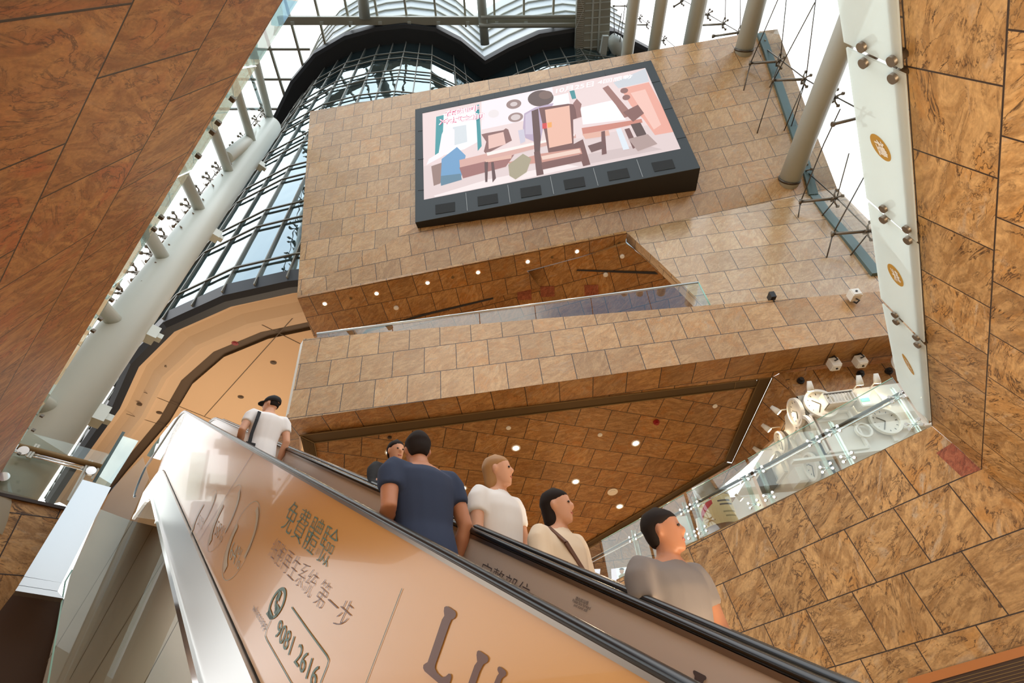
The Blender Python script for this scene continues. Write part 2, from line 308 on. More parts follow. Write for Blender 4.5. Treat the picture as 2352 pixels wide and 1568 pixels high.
class MB:
    def __init__(self): self.bm = bmesh.new(); self.uv = self.bm.loops.layers.uv.new('tile')
    def face(self, qs, pl=None, mi=0):
        vs = [self.bm.verts.new(wv(q)) for q in qs]
        f = self.bm.faces.new(vs); f.material_index = mi
        if pl is not None:
            for l, q in zip(f.loops, qs): l[self.uv].uv = pl.uv(q)
        return f
    def slab(self, qs, d, pl=None, mi=0, side=None):
        """polygon qs extruded by vector d (away from the viewer)"""
        d = np.asarray(d, float); back = [q + d for q in qs]
        self.face(qs, pl, mi); self.face(list(reversed(back)), pl, mi)
        for i in range(len(qs)):
            j = (i + 1) % len(qs)
            f = self.face([qs[i], back[i], back[j], qs[j]], None, mi if side is None else side)
            if pl is not None and side is None:
                e = np.linalg.norm(qs[j] - qs[i]); l = np.linalg.norm(d)
                a = pl.uv(qs[i]); 
                for lp, (x, y) in zip(f.loops, ((0, 0), (0, l), (e, l), (e, 0))): lp[self.uv].uv = (a[0] + x / W, a[1] + 0.5 + y / W)
        return self
    def box(self, c, ax, ay, az, mi=0):
        """box centred c with half-extent vectors ax, ay, az"""
        c, ax, ay, az = (np.asarray(v, float) for v in (c, ax, ay, az))
        P = {(i, j, k): c + i * ax + j * ay + k * az for i in (-1, 1) for j in (-1, 1) for k in (-1, 1)}
        for fs in (((-1, -1, -1), (-1, 1, -1), (1, 1, -1), (1, -1, -1)), ((-1, -1, 1), (1, -1, 1), (1, 1, 1), (-1, 1, 1)),
                   ((-1, -1, -1), (1, -1, -1), (1, -1, 1), (-1, -1, 1)), ((-1, 1, -1), (-1, 1, 1), (1, 1, 1), (1, 1, -1)),
                   ((-1, -1, -1), (-1, -1, 1), (-1, 1, 1), (-1, 1, -1)), ((1, -1, -1), (1, 1, -1), (1, 1, 1), (1, -1, 1))):
            self.face([P[k] for k in fs], None, mi)
        return self
    def bar(self, a, b, w, hgt, up=UP, mi=0):
        a = np.asarray(a, float); b = np.asarray(b, float); d = unit(b - a); x = np.cross(d, up)
        x = unit(x) if np.linalg.norm(x) > 1e-5 else unit(np.cross(d, [1, 0, 0])); y = np.cross(x, d)
        return self.box((a + b) / 2, (b - a) / 2, x * w / 2, y * hgt / 2, mi)
    def tube(self, pts, r, n=12, caps=True, mi=0, r2=None):
        pts = [np.asarray(p, float) for p in pts]; rings = []
        ref = None; L = len(pts)
        for i, p in enumerate(pts):
            d = unit((pts[min(i + 1, L - 1)] - pts[max(i - 1, 0)]))
            if ref is None:
                ref = np.cross(d, UP); ref = unit(ref) if np.linalg.norm(ref) > 1e-3 else np.array([1.0, 0, 0])
            x = unit(ref - d * (ref @ d)); ref = x; y = np.cross(d, x)
            rr = r[i] if isinstance(r, (list, tuple)) else r
            rings.append([self.bm.verts.new(wv(p + (x * math.cos(a) + y * math.sin(a)) * rr)) for a in [2 * math.pi * k / n for k in range(n)]])
        for A, B in zip(rings, rings[1:]):
            for k in range(n):
                f = self.bm.faces.new((A[k], A[(k + 1) % n], B[(k + 1) % n], B[k])); f.material_index = mi; f.smooth = True
        if caps:
            for rg in (rings[0][::-1], rings[-1]):
                f = self.bm.faces.new(rg); f.material_index = mi
        return self
    def loft(self, rings, mi=0, closed=True, smooth=True, caps=True):
        vr = [[self.bm.verts.new(wv(p)) for p in r] for r in rings]; n = len(vr[0])
        for A, B in zip(vr, vr[1:]):
            for k in range(n if closed else n - 1):
                f = self.bm.faces.new((A[k], A[(k + 1) % n], B[(k + 1) % n], B[k])); f.smooth = smooth; f.material_index = mi
        if caps and closed:
            for rg in (vr[0][::-1], vr[-1]): f = self.bm.faces.new(rg); f.material_index = mi
        return self
    def disc(self, c, nrm, r, th, n=24, mi=0, ry=None, xdir=None):
        nrm = unit(nrm); x = np.cross(nrm, UP) if xdir is None else np.asarray(xdir) - nrm * (np.asarray(xdir) @ nrm)
        x = unit(x) if np.linalg.norm(x) > 1e-4 else np.array([1.0, 0, 0]); y = np.cross(nrm, x); ry = r if ry is None else ry
        ring = lambda o: [np.asarray(c) + nrm * o + x * r * math.cos(2 * math.pi * k / n) + y * ry * math.sin(2 * math.pi * k / n) for k in range(n)]
        return self.loft([ring(0), ring(th)], mi, True, False, True)
    def ring(self, c, nrm, r, w, th, n=32, mi=0):
        """annulus frame: outer radius r, face width w, depth th"""
        nrm = unit(nrm); x = np.cross(nrm, UP); x = unit(x) if np.linalg.norm(x) > 1e-4 else np.array([1.0, 0, 0]); y = np.cross(nrm, x)
        prof = [(r, 0), (r, th), (r - w, th), (r - w, 0)]
        vr = [[self.bm.verts.new(wv(np.asarray(c) + nrm * o + (x * math.cos(2 * math.pi * k / n) + y * math.sin(2 * math.pi * k / n)) * q)) for q, o in prof] for k in range(n)]
        for k in range(n):
            A, B = vr[k], vr[(k + 1) % n]
            for i in range(4):
                f = self.bm.faces.new((A[i], A[(i + 1) % 4], B[(i + 1) % 4], B[i])); f.material_index = mi
        return self
    def build(self, name, m, parent=None, mats=None, smooth=None):
        bmesh.ops.recalc_face_normals(self.bm, faces=self.bm.faces[:])
        me = bpy.data.meshes.new(name); self.bm.to_mesh(me); self.bm.free()
        return link(name, me, m, parent, mats)

def pix(pl, pts): return [pl.at(p) for p in pts]
def structure(name, o): o['kind'] = 'structure'; return o
def stone_face(name, pl, pts, m, depth=0.25, away=None):
    k = 1.0 if (pl.P @ pl.n) > 0 else -1.0
    d = pl.n * k * depth if away is None else np.asarray(away) * depth
    return structure(name, MB().slab(pix(pl, pts), d, pl).build(name, m))

# ------------------------------------------------------------------ large structure: stone facets
DY = np.array([0, 1.0, 0])
P_B2 = plane3(P_BD.at((660, 965)), P_BD.at((2035, 770)), P_C.at((1150, 941)), P_BD.r1)
P_F2 = Plane(P_B2.at((1790, 857)), P_BD.n, P_BD.r1, P_BD.r2)
P_F1 = plane3(P_C.at((1776, 865)), P_C.at((1682, 1064)), P_F2.at((1830, 905)))
S_M = 11.2
P_M = Plane(Hh * S_M, Hh, Nn, UP, 1.0)

stone_face('wall_screen', P_W1, [(712, 256), (1738, 73), (1742, 86.7), (683, 671.9)], M['stone_up'], 0.5)
stone_face('wall_fold', P_W2, [(683, 671.9), (1742, 86.7), (1744, 72), (1786, 67), (1851, 246), (1923, 433), (1842, 446.5), (1550, 508), (1440, 534), (683, 684)], M['stone_up'], 0.4)
_q = pix(P_W2, [(1440, 534), (1550, 508), (1842, 446.5), (1923, 433)]) + pix(P_W3, [(2000, 510), (2100, 640), (2110, 730), (1660, 745), (1565, 650), (1514, 601)])
structure('wall_sheen', MB().slab(_q, DY * 0.42, P_W3).build('wall_sheen', M['stone_sheen']))
stone_face('wall_balcony', P_BD, [(697, 778), (1300, 727), (2022, 669), (2115, 662), (2115, 760), (2035, 770), (660, 965)], M['stone_up'], 0.35)
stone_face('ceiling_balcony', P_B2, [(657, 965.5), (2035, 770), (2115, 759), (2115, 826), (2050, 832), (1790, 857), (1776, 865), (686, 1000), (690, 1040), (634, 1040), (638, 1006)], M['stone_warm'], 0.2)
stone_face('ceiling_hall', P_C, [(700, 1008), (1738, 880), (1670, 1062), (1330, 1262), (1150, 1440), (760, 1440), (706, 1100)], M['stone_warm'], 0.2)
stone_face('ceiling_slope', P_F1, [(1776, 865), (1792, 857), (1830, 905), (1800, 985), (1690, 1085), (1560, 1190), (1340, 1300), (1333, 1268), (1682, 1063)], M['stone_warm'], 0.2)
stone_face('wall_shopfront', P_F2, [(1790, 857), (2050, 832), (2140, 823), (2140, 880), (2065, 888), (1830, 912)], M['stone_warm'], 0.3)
stone_face('wall_right', P_R, [(2046, -250), (2065, 0), (2100, 455), (2133, 890), (2140, 977), (2257, 1077), (2352, 1165), (2500, 1300), (2500, -250)], M['stone_near'], 0.2)
stone_face('wall_near', P_N, [(1320, 1380), (1500, 1292), (2140, 979), (2257, 1076), (2352, 1163), (2500, 1295), (2500, 1720), (1320, 1720)], M['stone_near'], 0.25)
stone_face('wall_left', P_L, [(763, -190), (650, 0), (325, 545), (0, 1090), (-60, 1190), (-300, 1150), (-300, -190)], M['stone_red'], 0.15)
stone_face('wall_landing', P_M, [(-60, 1126), (165, 1168), (150, 1300), (60, 1440), (-60, 1568), (-220, 1568), (-220, 1110)], M['stone_near'], 0.25)
pp = pix(P_N.shift(0.003), [(2150, 1040), (2187, 1017), (2253, 1078), (2209, 1095)])
structure('trim_1', MB().slab(pp, P_N.n * 0.002, P_N).build('trim_1', M['stone_patch']))

# soffit with its six downlights and the folded ceilings of the gallery behind the balcony
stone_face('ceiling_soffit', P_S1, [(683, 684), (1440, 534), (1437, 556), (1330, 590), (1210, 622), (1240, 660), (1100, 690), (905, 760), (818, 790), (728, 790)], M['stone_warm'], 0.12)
P_G1 = Plane(P_S1.at((1250, 625)) + UP * 0.25, unit(np.array([0.1, 0.30, 1.0])), np.array([0.96, -0.2, 0]), np.array([0.2, 0.96, -0.3]), 1.0)
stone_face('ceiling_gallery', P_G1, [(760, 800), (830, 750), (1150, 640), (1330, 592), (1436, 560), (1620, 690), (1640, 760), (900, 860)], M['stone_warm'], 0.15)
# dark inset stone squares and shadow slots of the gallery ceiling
g = P_G1.shift(0.02)
for (x, y) in ((1258, 669), (1359, 666), (1205, 676)):
    structure('trim_2', MB().slab(pix(g, [(x - 17, y - 11), (x + 15, y - 12), (x + 16, y + 12), (x - 16, y + 13)]), P_G1.n * 0.015, P_G1).build('trim_2', M['stone_patch']))
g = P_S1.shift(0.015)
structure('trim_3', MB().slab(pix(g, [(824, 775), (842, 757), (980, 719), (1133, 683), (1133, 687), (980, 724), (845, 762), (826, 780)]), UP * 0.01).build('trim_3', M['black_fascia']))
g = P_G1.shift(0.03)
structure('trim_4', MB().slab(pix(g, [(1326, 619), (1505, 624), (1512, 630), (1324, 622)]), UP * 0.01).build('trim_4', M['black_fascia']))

# bronze linear grille framing the hall ceiling
g = P_C.shift(0.04)
bz = empty('linear_grille', g.at((1400, 915)))
tag(bz, 'long bronze linear grille framing the hall ceiling under the balcony', 'grille')
def strip(name, pl, pts, m, parent, d=0.03): return MB().slab(pix(pl, pts), pl.n * d * (1 if pl.P @ pl.n > 0 else -1)).build(name, m, parent)
strip('grille_panel', g, [(690, 1001), (1150, 942), (1738, 872), (1736, 887), (1150, 959), (722, 1016)], M['bronze_dark'], bz)
strip('grille_panel', g, [(1741, 871), (1773, 867), (1681, 1062), (1666, 1059)], M['bronze_dark'], bz)
strip('grille_panel', g, [(1664, 1062), (1681, 1065), (1333, 1268), (1328, 1259)], M['bronze_dark'], bz)
strip('grille_panel', g, [(690, 1004), (720, 1018), (728, 1060), (700, 1044)], M['bronze_dark'], bz)
g2 = P_C.shift(0.055)
def pline(pl, pts, w, name, m, parent):
    mb = MB(); q = pix(pl, pts)
    for a, b in zip(q, q[1:]): mb.bar(a, b, w, w * 0.6, pl.n)
    return mb.build(name, m, parent)
pline(g2, [(688, 1000), (1150, 941), (1776, 866), (1682, 1064), (1333, 1270)], 0.03, 'frame', M['bronze'], bz)
pline(g2, [(722, 1017), (1150, 960), (1737, 888), (1663, 1061), (1327, 1260)], 0.03, 'frame', M['bronze'], bz)
pline(g2, [(688, 1000), (722, 1017), (730, 1062)], 0.03, 'frame', M['bronze'], bz)
pline(g2, [(1690, 877), (1687, 892)], 0.02, 'divider', M['bronze'], bz)
pline(g2, [(1745, 871), (1737, 888)], 0.02, 'divider', M['bronze'], bz)
for k in range(9):
    f = k / 9
    pline(g2, [(692 + 29 * f, 1006 + 13 * f), (701 + 28 * f, 1046 + 14 * f)], 0.012, 'louvre', M['bronze'], bz)

# white metal end return of the balcony beam
structure('trim_5', MB().slab(pix(P_BD.shift(-0.4), [(690, 790), (699, 777), (664, 965), (650, 985)]), DY * 0.25).build('trim_5', M['white_paint']))

# floors
def hpoly(name, pts, z, th, m):
    pl = hplane(z); return structure(name, MB().slab([np.array([x, y, z]) for x, y in pts], -UP * th, pl).build(name, m))
n0, n1 = P_N.at((1320, 1380)), P_N.at((2140, 979))
hpoly('floor', [(-30, -20), (30, -20), (30, 40), (-30, 40)], -1.6, 0.3, M['stone_floor'])
hpoly('floor_upper', [(n0[0] + 0.2, n0[1] + 0.2), (n1[0] + 0.2, n1[1] + 0.2), (n1[0] + 6, n1[1]), (16, 26), (-2, 26)], 2.85, 0.35, M['stone_floor'])

stone_face('wall_block_back', Plane(np.array([0, -13.0, 0]), DY, np.array([1.0, 0, 0]), UP), [(0, 0)] * 0 or [(0, 0)], M['stone_warm']) if False else structure('wall_block_back', MB().slab([np.array([x, -13.0, z]) for x, z in ((-30, -1.6), (30, -1.6), (30, 17.0), (-30, 17.0))], -DY * 0.5, Plane(np.array([0, -13.0, 0]), DY, np.array([1.0, 0, 0]), UP)).build('wall_block_back', M['block_wall']))  # unseen slab added to block low sky behind the viewer

def vwall(name, a, b, z0, z1, th):
    a = np.array([*a, 0.0]); b = np.array([*b, 0.0]); d = unit(b - a); n = np.cross(d, UP)
    return structure(name, MB().slab([a + UP * z0, b + UP * z0, b + UP * z1, a + UP * z1], n * th, Plane(a, n, d, UP)).build(name, M['stone_warm']))
vwall('wall_block_far', (-5, 25.5), (24, 25.5), -1.6, 8.5, -0.3)  # added to keep sky light out of the hall
vwall('wall_block_east', (20, -13), (20, 25.5), -1.6, 7.5, 0.3)  # unseen, added to stop sky light from the right
vwall('wall_block_west', (-26, -13), (-26, 20), -1.6, 2.2, -0.3)  # unseen, added to stop low sky light from the left

# white ceiling under the tower base, with stepped curved mouldings
BASE_Z, TOP_Z = 15.5, 50.0
TOPC = [(-34, 32.9), (-28, 28.0), (-22.2, 23.4), (-19, 20.4), (-15.9, 18.4), (-12.7, 17.4), (-9.85, 17.16), (-7.2, 17.3), (-4.6, 18.0), (-2.6, 19.4), (-0.75, 21.4),
        (1.64, 20.6), (4.5, 19.9), (8.07, 19.94), (11.5, 20.8), (15, 23)]
def resample(c, step):
    out = []
    for a, b in zip(c, c[1:]):
        n = max(1, round(math.hypot(b[0] - a[0], b[1] - a[1]) / step))
        out += [(a[0] + (b[0] - a[0]) * k / n, a[1] + (b[1] - a[1]) * k / n) for k in range(n)]
    return out + [c[-1]]
def smooth(c, corner):
    out = []
    for i in range(len(c) - 1):
        p0, p1, p2, p3 = c[max(i - 1, 0)], c[i], c[i + 1], c[min(i + 2, len(c) - 1)]
        if i == corner: p0 = p1
        if i + 1 == corner: p3 = p2
        for k in range(3):
            t = k / 3
            out.append(tuple(0.5 * (2 * p1[j] + (p2[j] - p0[j]) * t + (2 * p0[j] - 5 * p1[j] + 4 * p2[j] - p3[j]) * t * t + (3 * p1[j] - p0[j] - 3 * p2[j] + p3[j]) * t ** 3) for j in (0, 1)))
    return out + [c[-1]]
CUR = resample(TOPC, 1.7)
def offset(c, d):
    nrm = []
    for a, b in zip(c, c[1:]):
        t = np.array([b[0] - a[0], b[1] - a[1]]); t = t / np.linalg.norm(t); nrm.append(np.array([-t[1], t[0]]))
    out = []
    for i, p in enumerate(c):
        n = nrm[0] if i == 0 else nrm[-1] if i == len(c) - 1 else nrm[i - 1] + nrm[i]
        n = n / np.linalg.norm(n)
        k = d / max(0.45, (n @ nrm[min(i, len(nrm) - 1)]))
        out.append((p[0] + n[0] * k, p[1] + n[1] * k))
    return out
BCUR = [(x + 0.4, y - 3.55) for x, y in CUR]
def cut_at(c, xm):
    out = []
    for a, b in zip(c, c[1:]):
        out.append(a)
        if b[0] > xm:
            f = (xm - a[0]) / (b[0] - a[0]); out.append((xm, a[1] + (b[1] - a[1]) * f)); break
    return out
BCUR = cut_at(BCUR, -8.72)
def c3(c, z): return [np.array([x * W, y * W, z * W]) for x, y in c]
def sweep(name, c, prof, m, parent=None, tile=None):
    """profile [(inset, z)] swept along a plan curve (all in tile units)"""
    mb = MB(); rows = [c3(offset(c, d), z) for d, z in prof]
    return mb.loft(rows, 0, False, False).build(name, m, parent)
sweep('trim_6', BCUR, [(0.0, 16.0), (0.0, 15.35), (0.22, 15.2), (0.55, 15.2)], M['black_fascia']); bpy.data.objects['trim_6']['kind'] = 'structure'
sweep('trim_7', BCUR, [(0.5, 15.24), (0.8, 15.42), (1.15, 15.30), (1.55, 15.05), (1.75, 15.02), (1.75, 15.18), (1.9, 15.2), (2.35, 15.2)], M['peach2']); bpy.data.objects['trim_7']['kind'] = 'structure'
sweep('trim_8', BCUR, [(2.35, 15.19), (2.35, 15.34), (2.85, 15.34), (2.85, 15.19)], M['slot']); bpy.data.objects['trim_8']['kind'] = 'structure'
inn = c3(offset(BCUR, 2.85), 15.2)
ceil = inn + [np.array([-4.0 * W, 22 * W, 15.2 * W]), np.array([-4.0 * W, 60 * W, 15.2 * W]), np.array([-45 * W, 60 * W, 15.2 * W])]
structure('ceiling_tower', MB().slab(ceil, UP * 0.2).build('ceiling_tower', M['peach']))
g = hplane(15.19 * W)
for a, b in (((588, 739), (697, 793)), ((678, 724), (470, 955)), ((330, 900), (540, 985)), ((290, 950), (400, 985))):
    structure('trim_9', MB().bar(g.at(a), g.at(b), 0.03, 0.012).build('trim_9', M['slot']))

# ------------------------------------------------------------------ tower curtain wall (curved, lobed)
ICUR = offset(CUR, 1.4)
tw = empty('window_1', np.array([-9 * W, 17 * W, BASE_Z * W])); tag(tw, 'curved lobed curtain wall of dark reflective glass rising behind the stone wall', kind='structure')
def wallpt(i, z):
    f = (z - BASE_Z) / (TOP_Z - BASE_Z)
    b = (CUR[i][0] + 0.4, CUR[i][1] - 3.55); t = ICUR[i]
    return np.array([(b[0] + (t[0] - b[0]) * f) * W, (b[1] + (t[1] - b[1]) * f) * W, z * W])
ZT = []
z = BASE_Z
while z < TOP_Z - 1: ZT += [z, z + 1.6]; z += 4.9
ZT.append(TOP_Z)
NI = len(CUR)
mb = MB()
for i in range(NI - 1):
    for za, zb in zip(ZT, ZT[1:]):
        qs = [wallpt(i, za), wallpt(i + 1, za), wallpt(i + 1, zb), wallpt(i, zb)]
        f = mb.face(qs); j = random.random() * 40
        for l, q in zip(f.loops, ((i, za), (i + 1, za), (i + 1, zb), (i, zb))): l[mb.uv].uv = (q[0] * 1.5 + j, q[1] * 0.6 + j)
mb.build('glazing', M['tower_glass'], tw)
for i in range(NI):
    m_ = MB(); m_.bar(wallpt(i, BASE_Z) - DY * 0.05, wallpt(i, TOP_Z) - DY * 0.05, 0.05, 0.10, DY); m_.build('mullion', M['mull'], tw)
for z in ZT[1:-1]:
    m_ = MB()
    for i in range(NI - 1): m_.bar(wallpt(i, z) - DY * 0.1, wallpt(i + 1, z) - DY * 0.1, 0.08, 0.055, UP)
    m_.build('transom', M['mull'], tw)
sweep('eave', CUR, [(1.5, 49.9), (0.25, 50.0), (0.0, 50.15), (0.0, 51.0), (1.5, 51.2)], M['black_fascia'], tw)
# the tower carries on above the glass roof
up = [(x, y + 0.6) for x, y in offset(CUR, 0.8)]
mb = MB(); mb.loft([c3(up, 51.2), c3(up, 66)], 0, False, False); mb.build('upper_cladding', mat('pale tower cladding', srgb(226, 230, 230), 0.35), tw)
for k in range(7):
    m_ = MB(); q = c3(offset(up, -0.1), 52.2 + k * 1.9)
    for a, b in zip(q, q[1:]): m_.bar(a, b, 0.10, 0.16)
    m_.build('upper_transom', M['grey_steel'], tw)

# ------------------------------------------------------------------ glass roof over the atrium
HR = unit(np.array([0.988, 0.152, 0.0])); DR = unit(np.array([0.118, -0.984, 0.136])); DL = unit(np.array([0.288, -0.944, -0.158]))
P_RF = plane3(ray((906, 50)) * (51.4 * W / ray((906, 50))[2]), ray((906, 50)) * (51.4 * W / ray((906, 50))[2]) + HR, ray((906, 50)) * (51.4 * W / ray((906, 50))[2]) + DR)
rf = empty('window_2', P_RF.at((1000, 40))); tag(rf, 'gridded glass roof over the atrium in front of the tower eave', kind='structure')
def rafter(px, y0, y1):
    a = P_RF.at((px, 45)); d0 = None
    # run along DR between two image heights
    pts = []
    for y in (y0, y1):
        lo, hi = -60.0, 60.0
        best = min((abs(project(a + DR * t)[1] - y), t) for t in np.linspace(lo, hi, 481) if (RM.T @ (a + DR * t))[2] > 1)
        pts.append(a + DR * best[1])
    return pts
def project(q):
    c = RM.T @ np.asarray(q); return CX + F * c[0] / c[2], CY + F * c[1] / c[2]
for k, px in enumerate(range(533, 1350, 67)):
    y1 = {533: 420, 600: 330, 667: 185}.get(px, 108 if px < 740 else 60)
    a, b = rafter(px, -170, y1)
    MB().bar(a, b, 0.16, 0.30, P_RF.n).build('rafter', M['grey_steel'], rf)
for y, x0, x1 in ((113, 480, 712), (182, 480, 690), (250, 480, 640), (-60, 480, 1345)):
    MB().bar(P_RF.at((x0, y)), P_RF.at((x1, y)), 0.16, 0.22, P_RF.n).build('purlin', M['grey_steel'], rf)
MB().slab(pix(P_RF.shift(-0.25), [(450, -170), (1350, -170), (1350, 44), (450, 44)]), P_RF.n * 0.02).build('glass_pane', M['glass_sky'], rf)
MB().slab(pix(P_RF.shift(-0.25), [(450, 46), (720, 46), (690, 190), (600, 420), (450, 420)]), P_RF.n * 0.02).build('glass_pane', M['glass_sky'], rf)
g = P_RF.shift(0.6)
bm_ = MB().bar(g.at((640, 47)), g.at((1335, 47)), 0.55, 0.45, P_RF.n).build('roof_beam', M['grey_steel']); tag(bm_, 'long pale steel box beam crossing the glass roof in front of the tower', 'beam')
for k in range(9):
    x = 668 + 67 * k; MB().bar(g.shift(0.3).at((x, 53)), g.shift(0.3).at((x + 8, 53)), 0.2, 0.12, P_RF.n).build('clip', M['white_steel'], bm_)
def rod(name, pl, a, b, r, m, label, cat, group=None):
    o = MB().tube([pl.at(a), pl.at(b)], r, 14).build(name, m); return tag(o, label, cat, group)
rod('steel_post', P_RF.shift(1.2), (1096, -120), (1114, 102), 0.36, M['white_steel'], 'pale steel tube post running to the notch between the two tower lobes', 'post')
rod('steel_post', P_RF.shift(1.2), (822, -120), (838, 42), 0.42, M['white_steel'], 'pale steel tube post at the roof above the larger tower lobe', 'post')
rod('service_pipe', P_RF.shift(1.5), (1105, 40), (1332, 38), 0.14, M['grey_steel'], 'upper of two pale service pipes under the roof beam', 'pipe')
rod('service_pipe', P_RF.shift(1.5), (1100, 59), (1330, 58), 0.17, M['grey_steel'], 'lower of two pale service pipes under the roof beam', 'pipe')

# ------------------------------------------------------------------ left facade: leaning steel tube, struts, spider glazing
TA, TB = hplane(5.2 * W).at((60, 1062)), hplane(27.4 * W).at((622, 290)); TD = unit(TB - TA)
def on_line(p, a, d):
    r = ray(p); A = np.array([[r @ r, -(r @ d)], [r @ d, -(d @ d)]]); x = np.linalg.solve(A, np.array([r @ a, d @ a])); return a + d * x[1]
tb = empty('leaning_tube', TA); tag(tb, 'big pale green-grey steel tube climbing between tower and left stone wall', 'tube')
MB().tube([TA - TD * 1.5, TB], [0.52 * W] * 2, 28).build('shaft', M['white_steel'], tb)
MB().tube([TB, TB + TD * 0.25, TB + TD * 0.42], [0.52 * W, 0.40 * W, 0.12 * W], 28).build('end_cap', M['white_steel'], tb)
for p in ((150, 925), (330, 760), (473, 528), (585, 372)):
    q = on_line(p, TA, TD); side = unit(np.cross(TD, ray(p))); side = side if side[0] > 0 else -side
    MB().box(q + side * 0.52, side * 0.14, TD * 0.20, unit(np.cross(side, TD)) * 0.14).box(q + side * 0.66, side * 0.12, TD * 0.08, unit(np.cross(side, TD)) * 0.08).build('bracket', M['white_steel'], tb)
LN = unit(np.cross(TD, DL)); LN = LN if LN @ ray((300, 600)) > 0 else -LN
P_LG = Plane(TA + LN * 0.95, LN, TD, DL)
P_LT = Plane(TA, LN, TD, DL)
for k, p in enumerate(((121, 948), (268, 752), (377, 606), (459, 496), (525, 408), (577, 337), (620, 284))):
    q = on_line(p, TA, TD)
    o = MB().tube([q, q + DL * 11], 0.19 * W, 16).build('strut', M['white_steel'], tb)
o = MB().tube([on_line((622, 284), TA, TD) - np.array([0.3, 0, 0.0]), P_LT.at((520, 250 + 112))], 0.26 * W, 16).build('strut', M['white_steel'], tb)
lg = empty('window_3', P_LG.at((350, 560))); tag(lg, 'point-fixed glass facade beyond the leaning tube, white sky behind', kind='structure')
c0, c1 = TA - TD * 3, TB + TD * 3
MB().slab([c0 + LN * 0.95, c1 + LN * 0.95, c1 + LN * 0.95 + DL * 12, c0 + LN * 0.95 + DL * 12], LN * 0.02).build('glass_pane', M['glass_sky'], lg)
def spider(name, q, ax, ay, nrm, r, parent):
    mb = MB()
    for sx, sy in ((1, 1), (1, -1), (-1, 1), (-1, -1)):
        e = q + ax * sx * r + ay * sy * r
        mb.tube([q - nrm * r * 0.45, q + (ax * sx + ay * sy) * r * 0.55 - nrm * r * 0.4, e], [r * 0.2, r * 0.15, r * 0.13], 6)
        mb.disc(e - nrm * r * 0.1, nrm, r * 0.28, r * 0.35, 10)
    mb.tube([q - nrm * r * 0.9, q + nrm * r * 0.1], r * 0.24, 8)
    return mb.build(name, M['fitting'], parent)
for p in ((599, 258), (585, 277), (553, 318), (535, 339), (517, 362), (496, 387), (475, 411), (451, 442), (427, 473), (399, 504), (370, 543), (338, 583), (305, 625), (272, 673), (200, 785), (160, 850)):
    k = (p[1] - 258) / 592.0; sc_ = 0.45 + 0.55 * k
    q = P_LG.at(p); spider('spider_fitting', q, TD, unit(DL), LN, 0.20, lg)
    kn = P_LT.at((p[0] + 44 * sc_ + 6, p[1] + 3)); f1 = on_line((p[0] + 56 * sc_, p[1] + 26 * sc_), TA, TD) - ray(p) * 0.40; f2 = P_LT.at((p[0] + 26 * sc_, p[1] + 27 * sc_))
    MB().tube([q, kn], 0.035, 6).build('strut_arm', M['fitting'], lg)
    MB().tube([P_LG.at((p[0] + 26 * sc_, p[1] - 34 * sc_)), kn, f1], 0.024, 6).build('tie_rod', M['fitting'], lg)
    MB().tube([q, f2], 0.024, 6).build('tie_rod', M['fitting'], lg)
    MB().disc(f1, -ray(p), 0.10, 0.05, 10).build('anchor', M['fitting'], lg)
MB().tube([P_LG.at((610, 243)), P_LG.at((150, 866))], 0.02, 6).build('cable', M['dark_steel'], lg)

# ------------------------------------------------------------------ right facade: sloping tubes and spider glazing
ga, gb = P_W2.at((1745, 75)), P_W2.at((1870, 450)); gc = P_W3.at((2010, 630))
P_RG = plane3(ga, gb, ga + DR); RN = P_RG.n if P_RG.n @ ray((1800, 150)) > 0 else -P_RG.n
rg = empty('window_4', gb); tag(rg, 'point-fixed glass facade standing off the right end of the stone wall, white sky behind', kind='structure')
MB().slab([ga, gb, gb + DR * 14, ga + DR * 14], RN * 0.02).build('glass_pane', M['glass_sky'], rg)
MB().slab([gb, gc, gc + DR * 9, gb + DR * 14], RN * 0.02).build('glass_pane', M['glass_sky'], rg)
gk = MB(); q = pix(P_W2.shift(0.06), [(1747, 78), (1762, 118), (1800, 230), (1850, 378), (1868, 448)]); q2 = pix(P_W3.shift(0.06), [(1870, 450), (1900, 492), (1958, 560), (2014, 630)])
for a, b in zip(q + q2, (q + q2)[1:]): gk.bar(a, b, 0.30, 0.12, DY)
gk.build('glazing_channel', M['green_channel'], rg)
def tubeDR(name, p, top, r, label):
    a = P_W2.at(p) if p[0] > 1690 else P_W1.at(p)
    o = empty(name, a); MB().tube([a - DR * 0.2, a + DR * top], r, 20).build('shaft', M['white_steel'], o)
    MB().tube([a + DR * 0.02, a + DR * 0.1], r * 1.07, 20).build('base_collar', M['dark_steel'], o); return tag(o, label, 'column', 'sloping steel columns')
tubeDR('steel_column', (1812, 415), 16, 0.36, 'large pale sloping steel column standing on the stone wall right of the screen')
tubeDR('steel_column', (1708, 116), 16, 0.36, 'pale sloping steel column landing at the top right corner of the stone wall')
for k, (p, r) in enumerate((((1586, 104), 0.34), ((1501, 120), 0.27), ((1440, 128), 0.27))):
    a = P_W1.shift(-0.7).at(p); o = MB().tube([a - DR * 1.5, a + DR * 18], r, 16).build('steel_column', M['white_steel'])
    tag(o, ['pale sloping steel column behind the wall top, second in from the corner column', 'slender pale sloping steel column behind the wall top, third in from the corner column', 'slender pale sloping steel column nearest the maintenance gantry'][k], 'column', 'sloping steel columns')
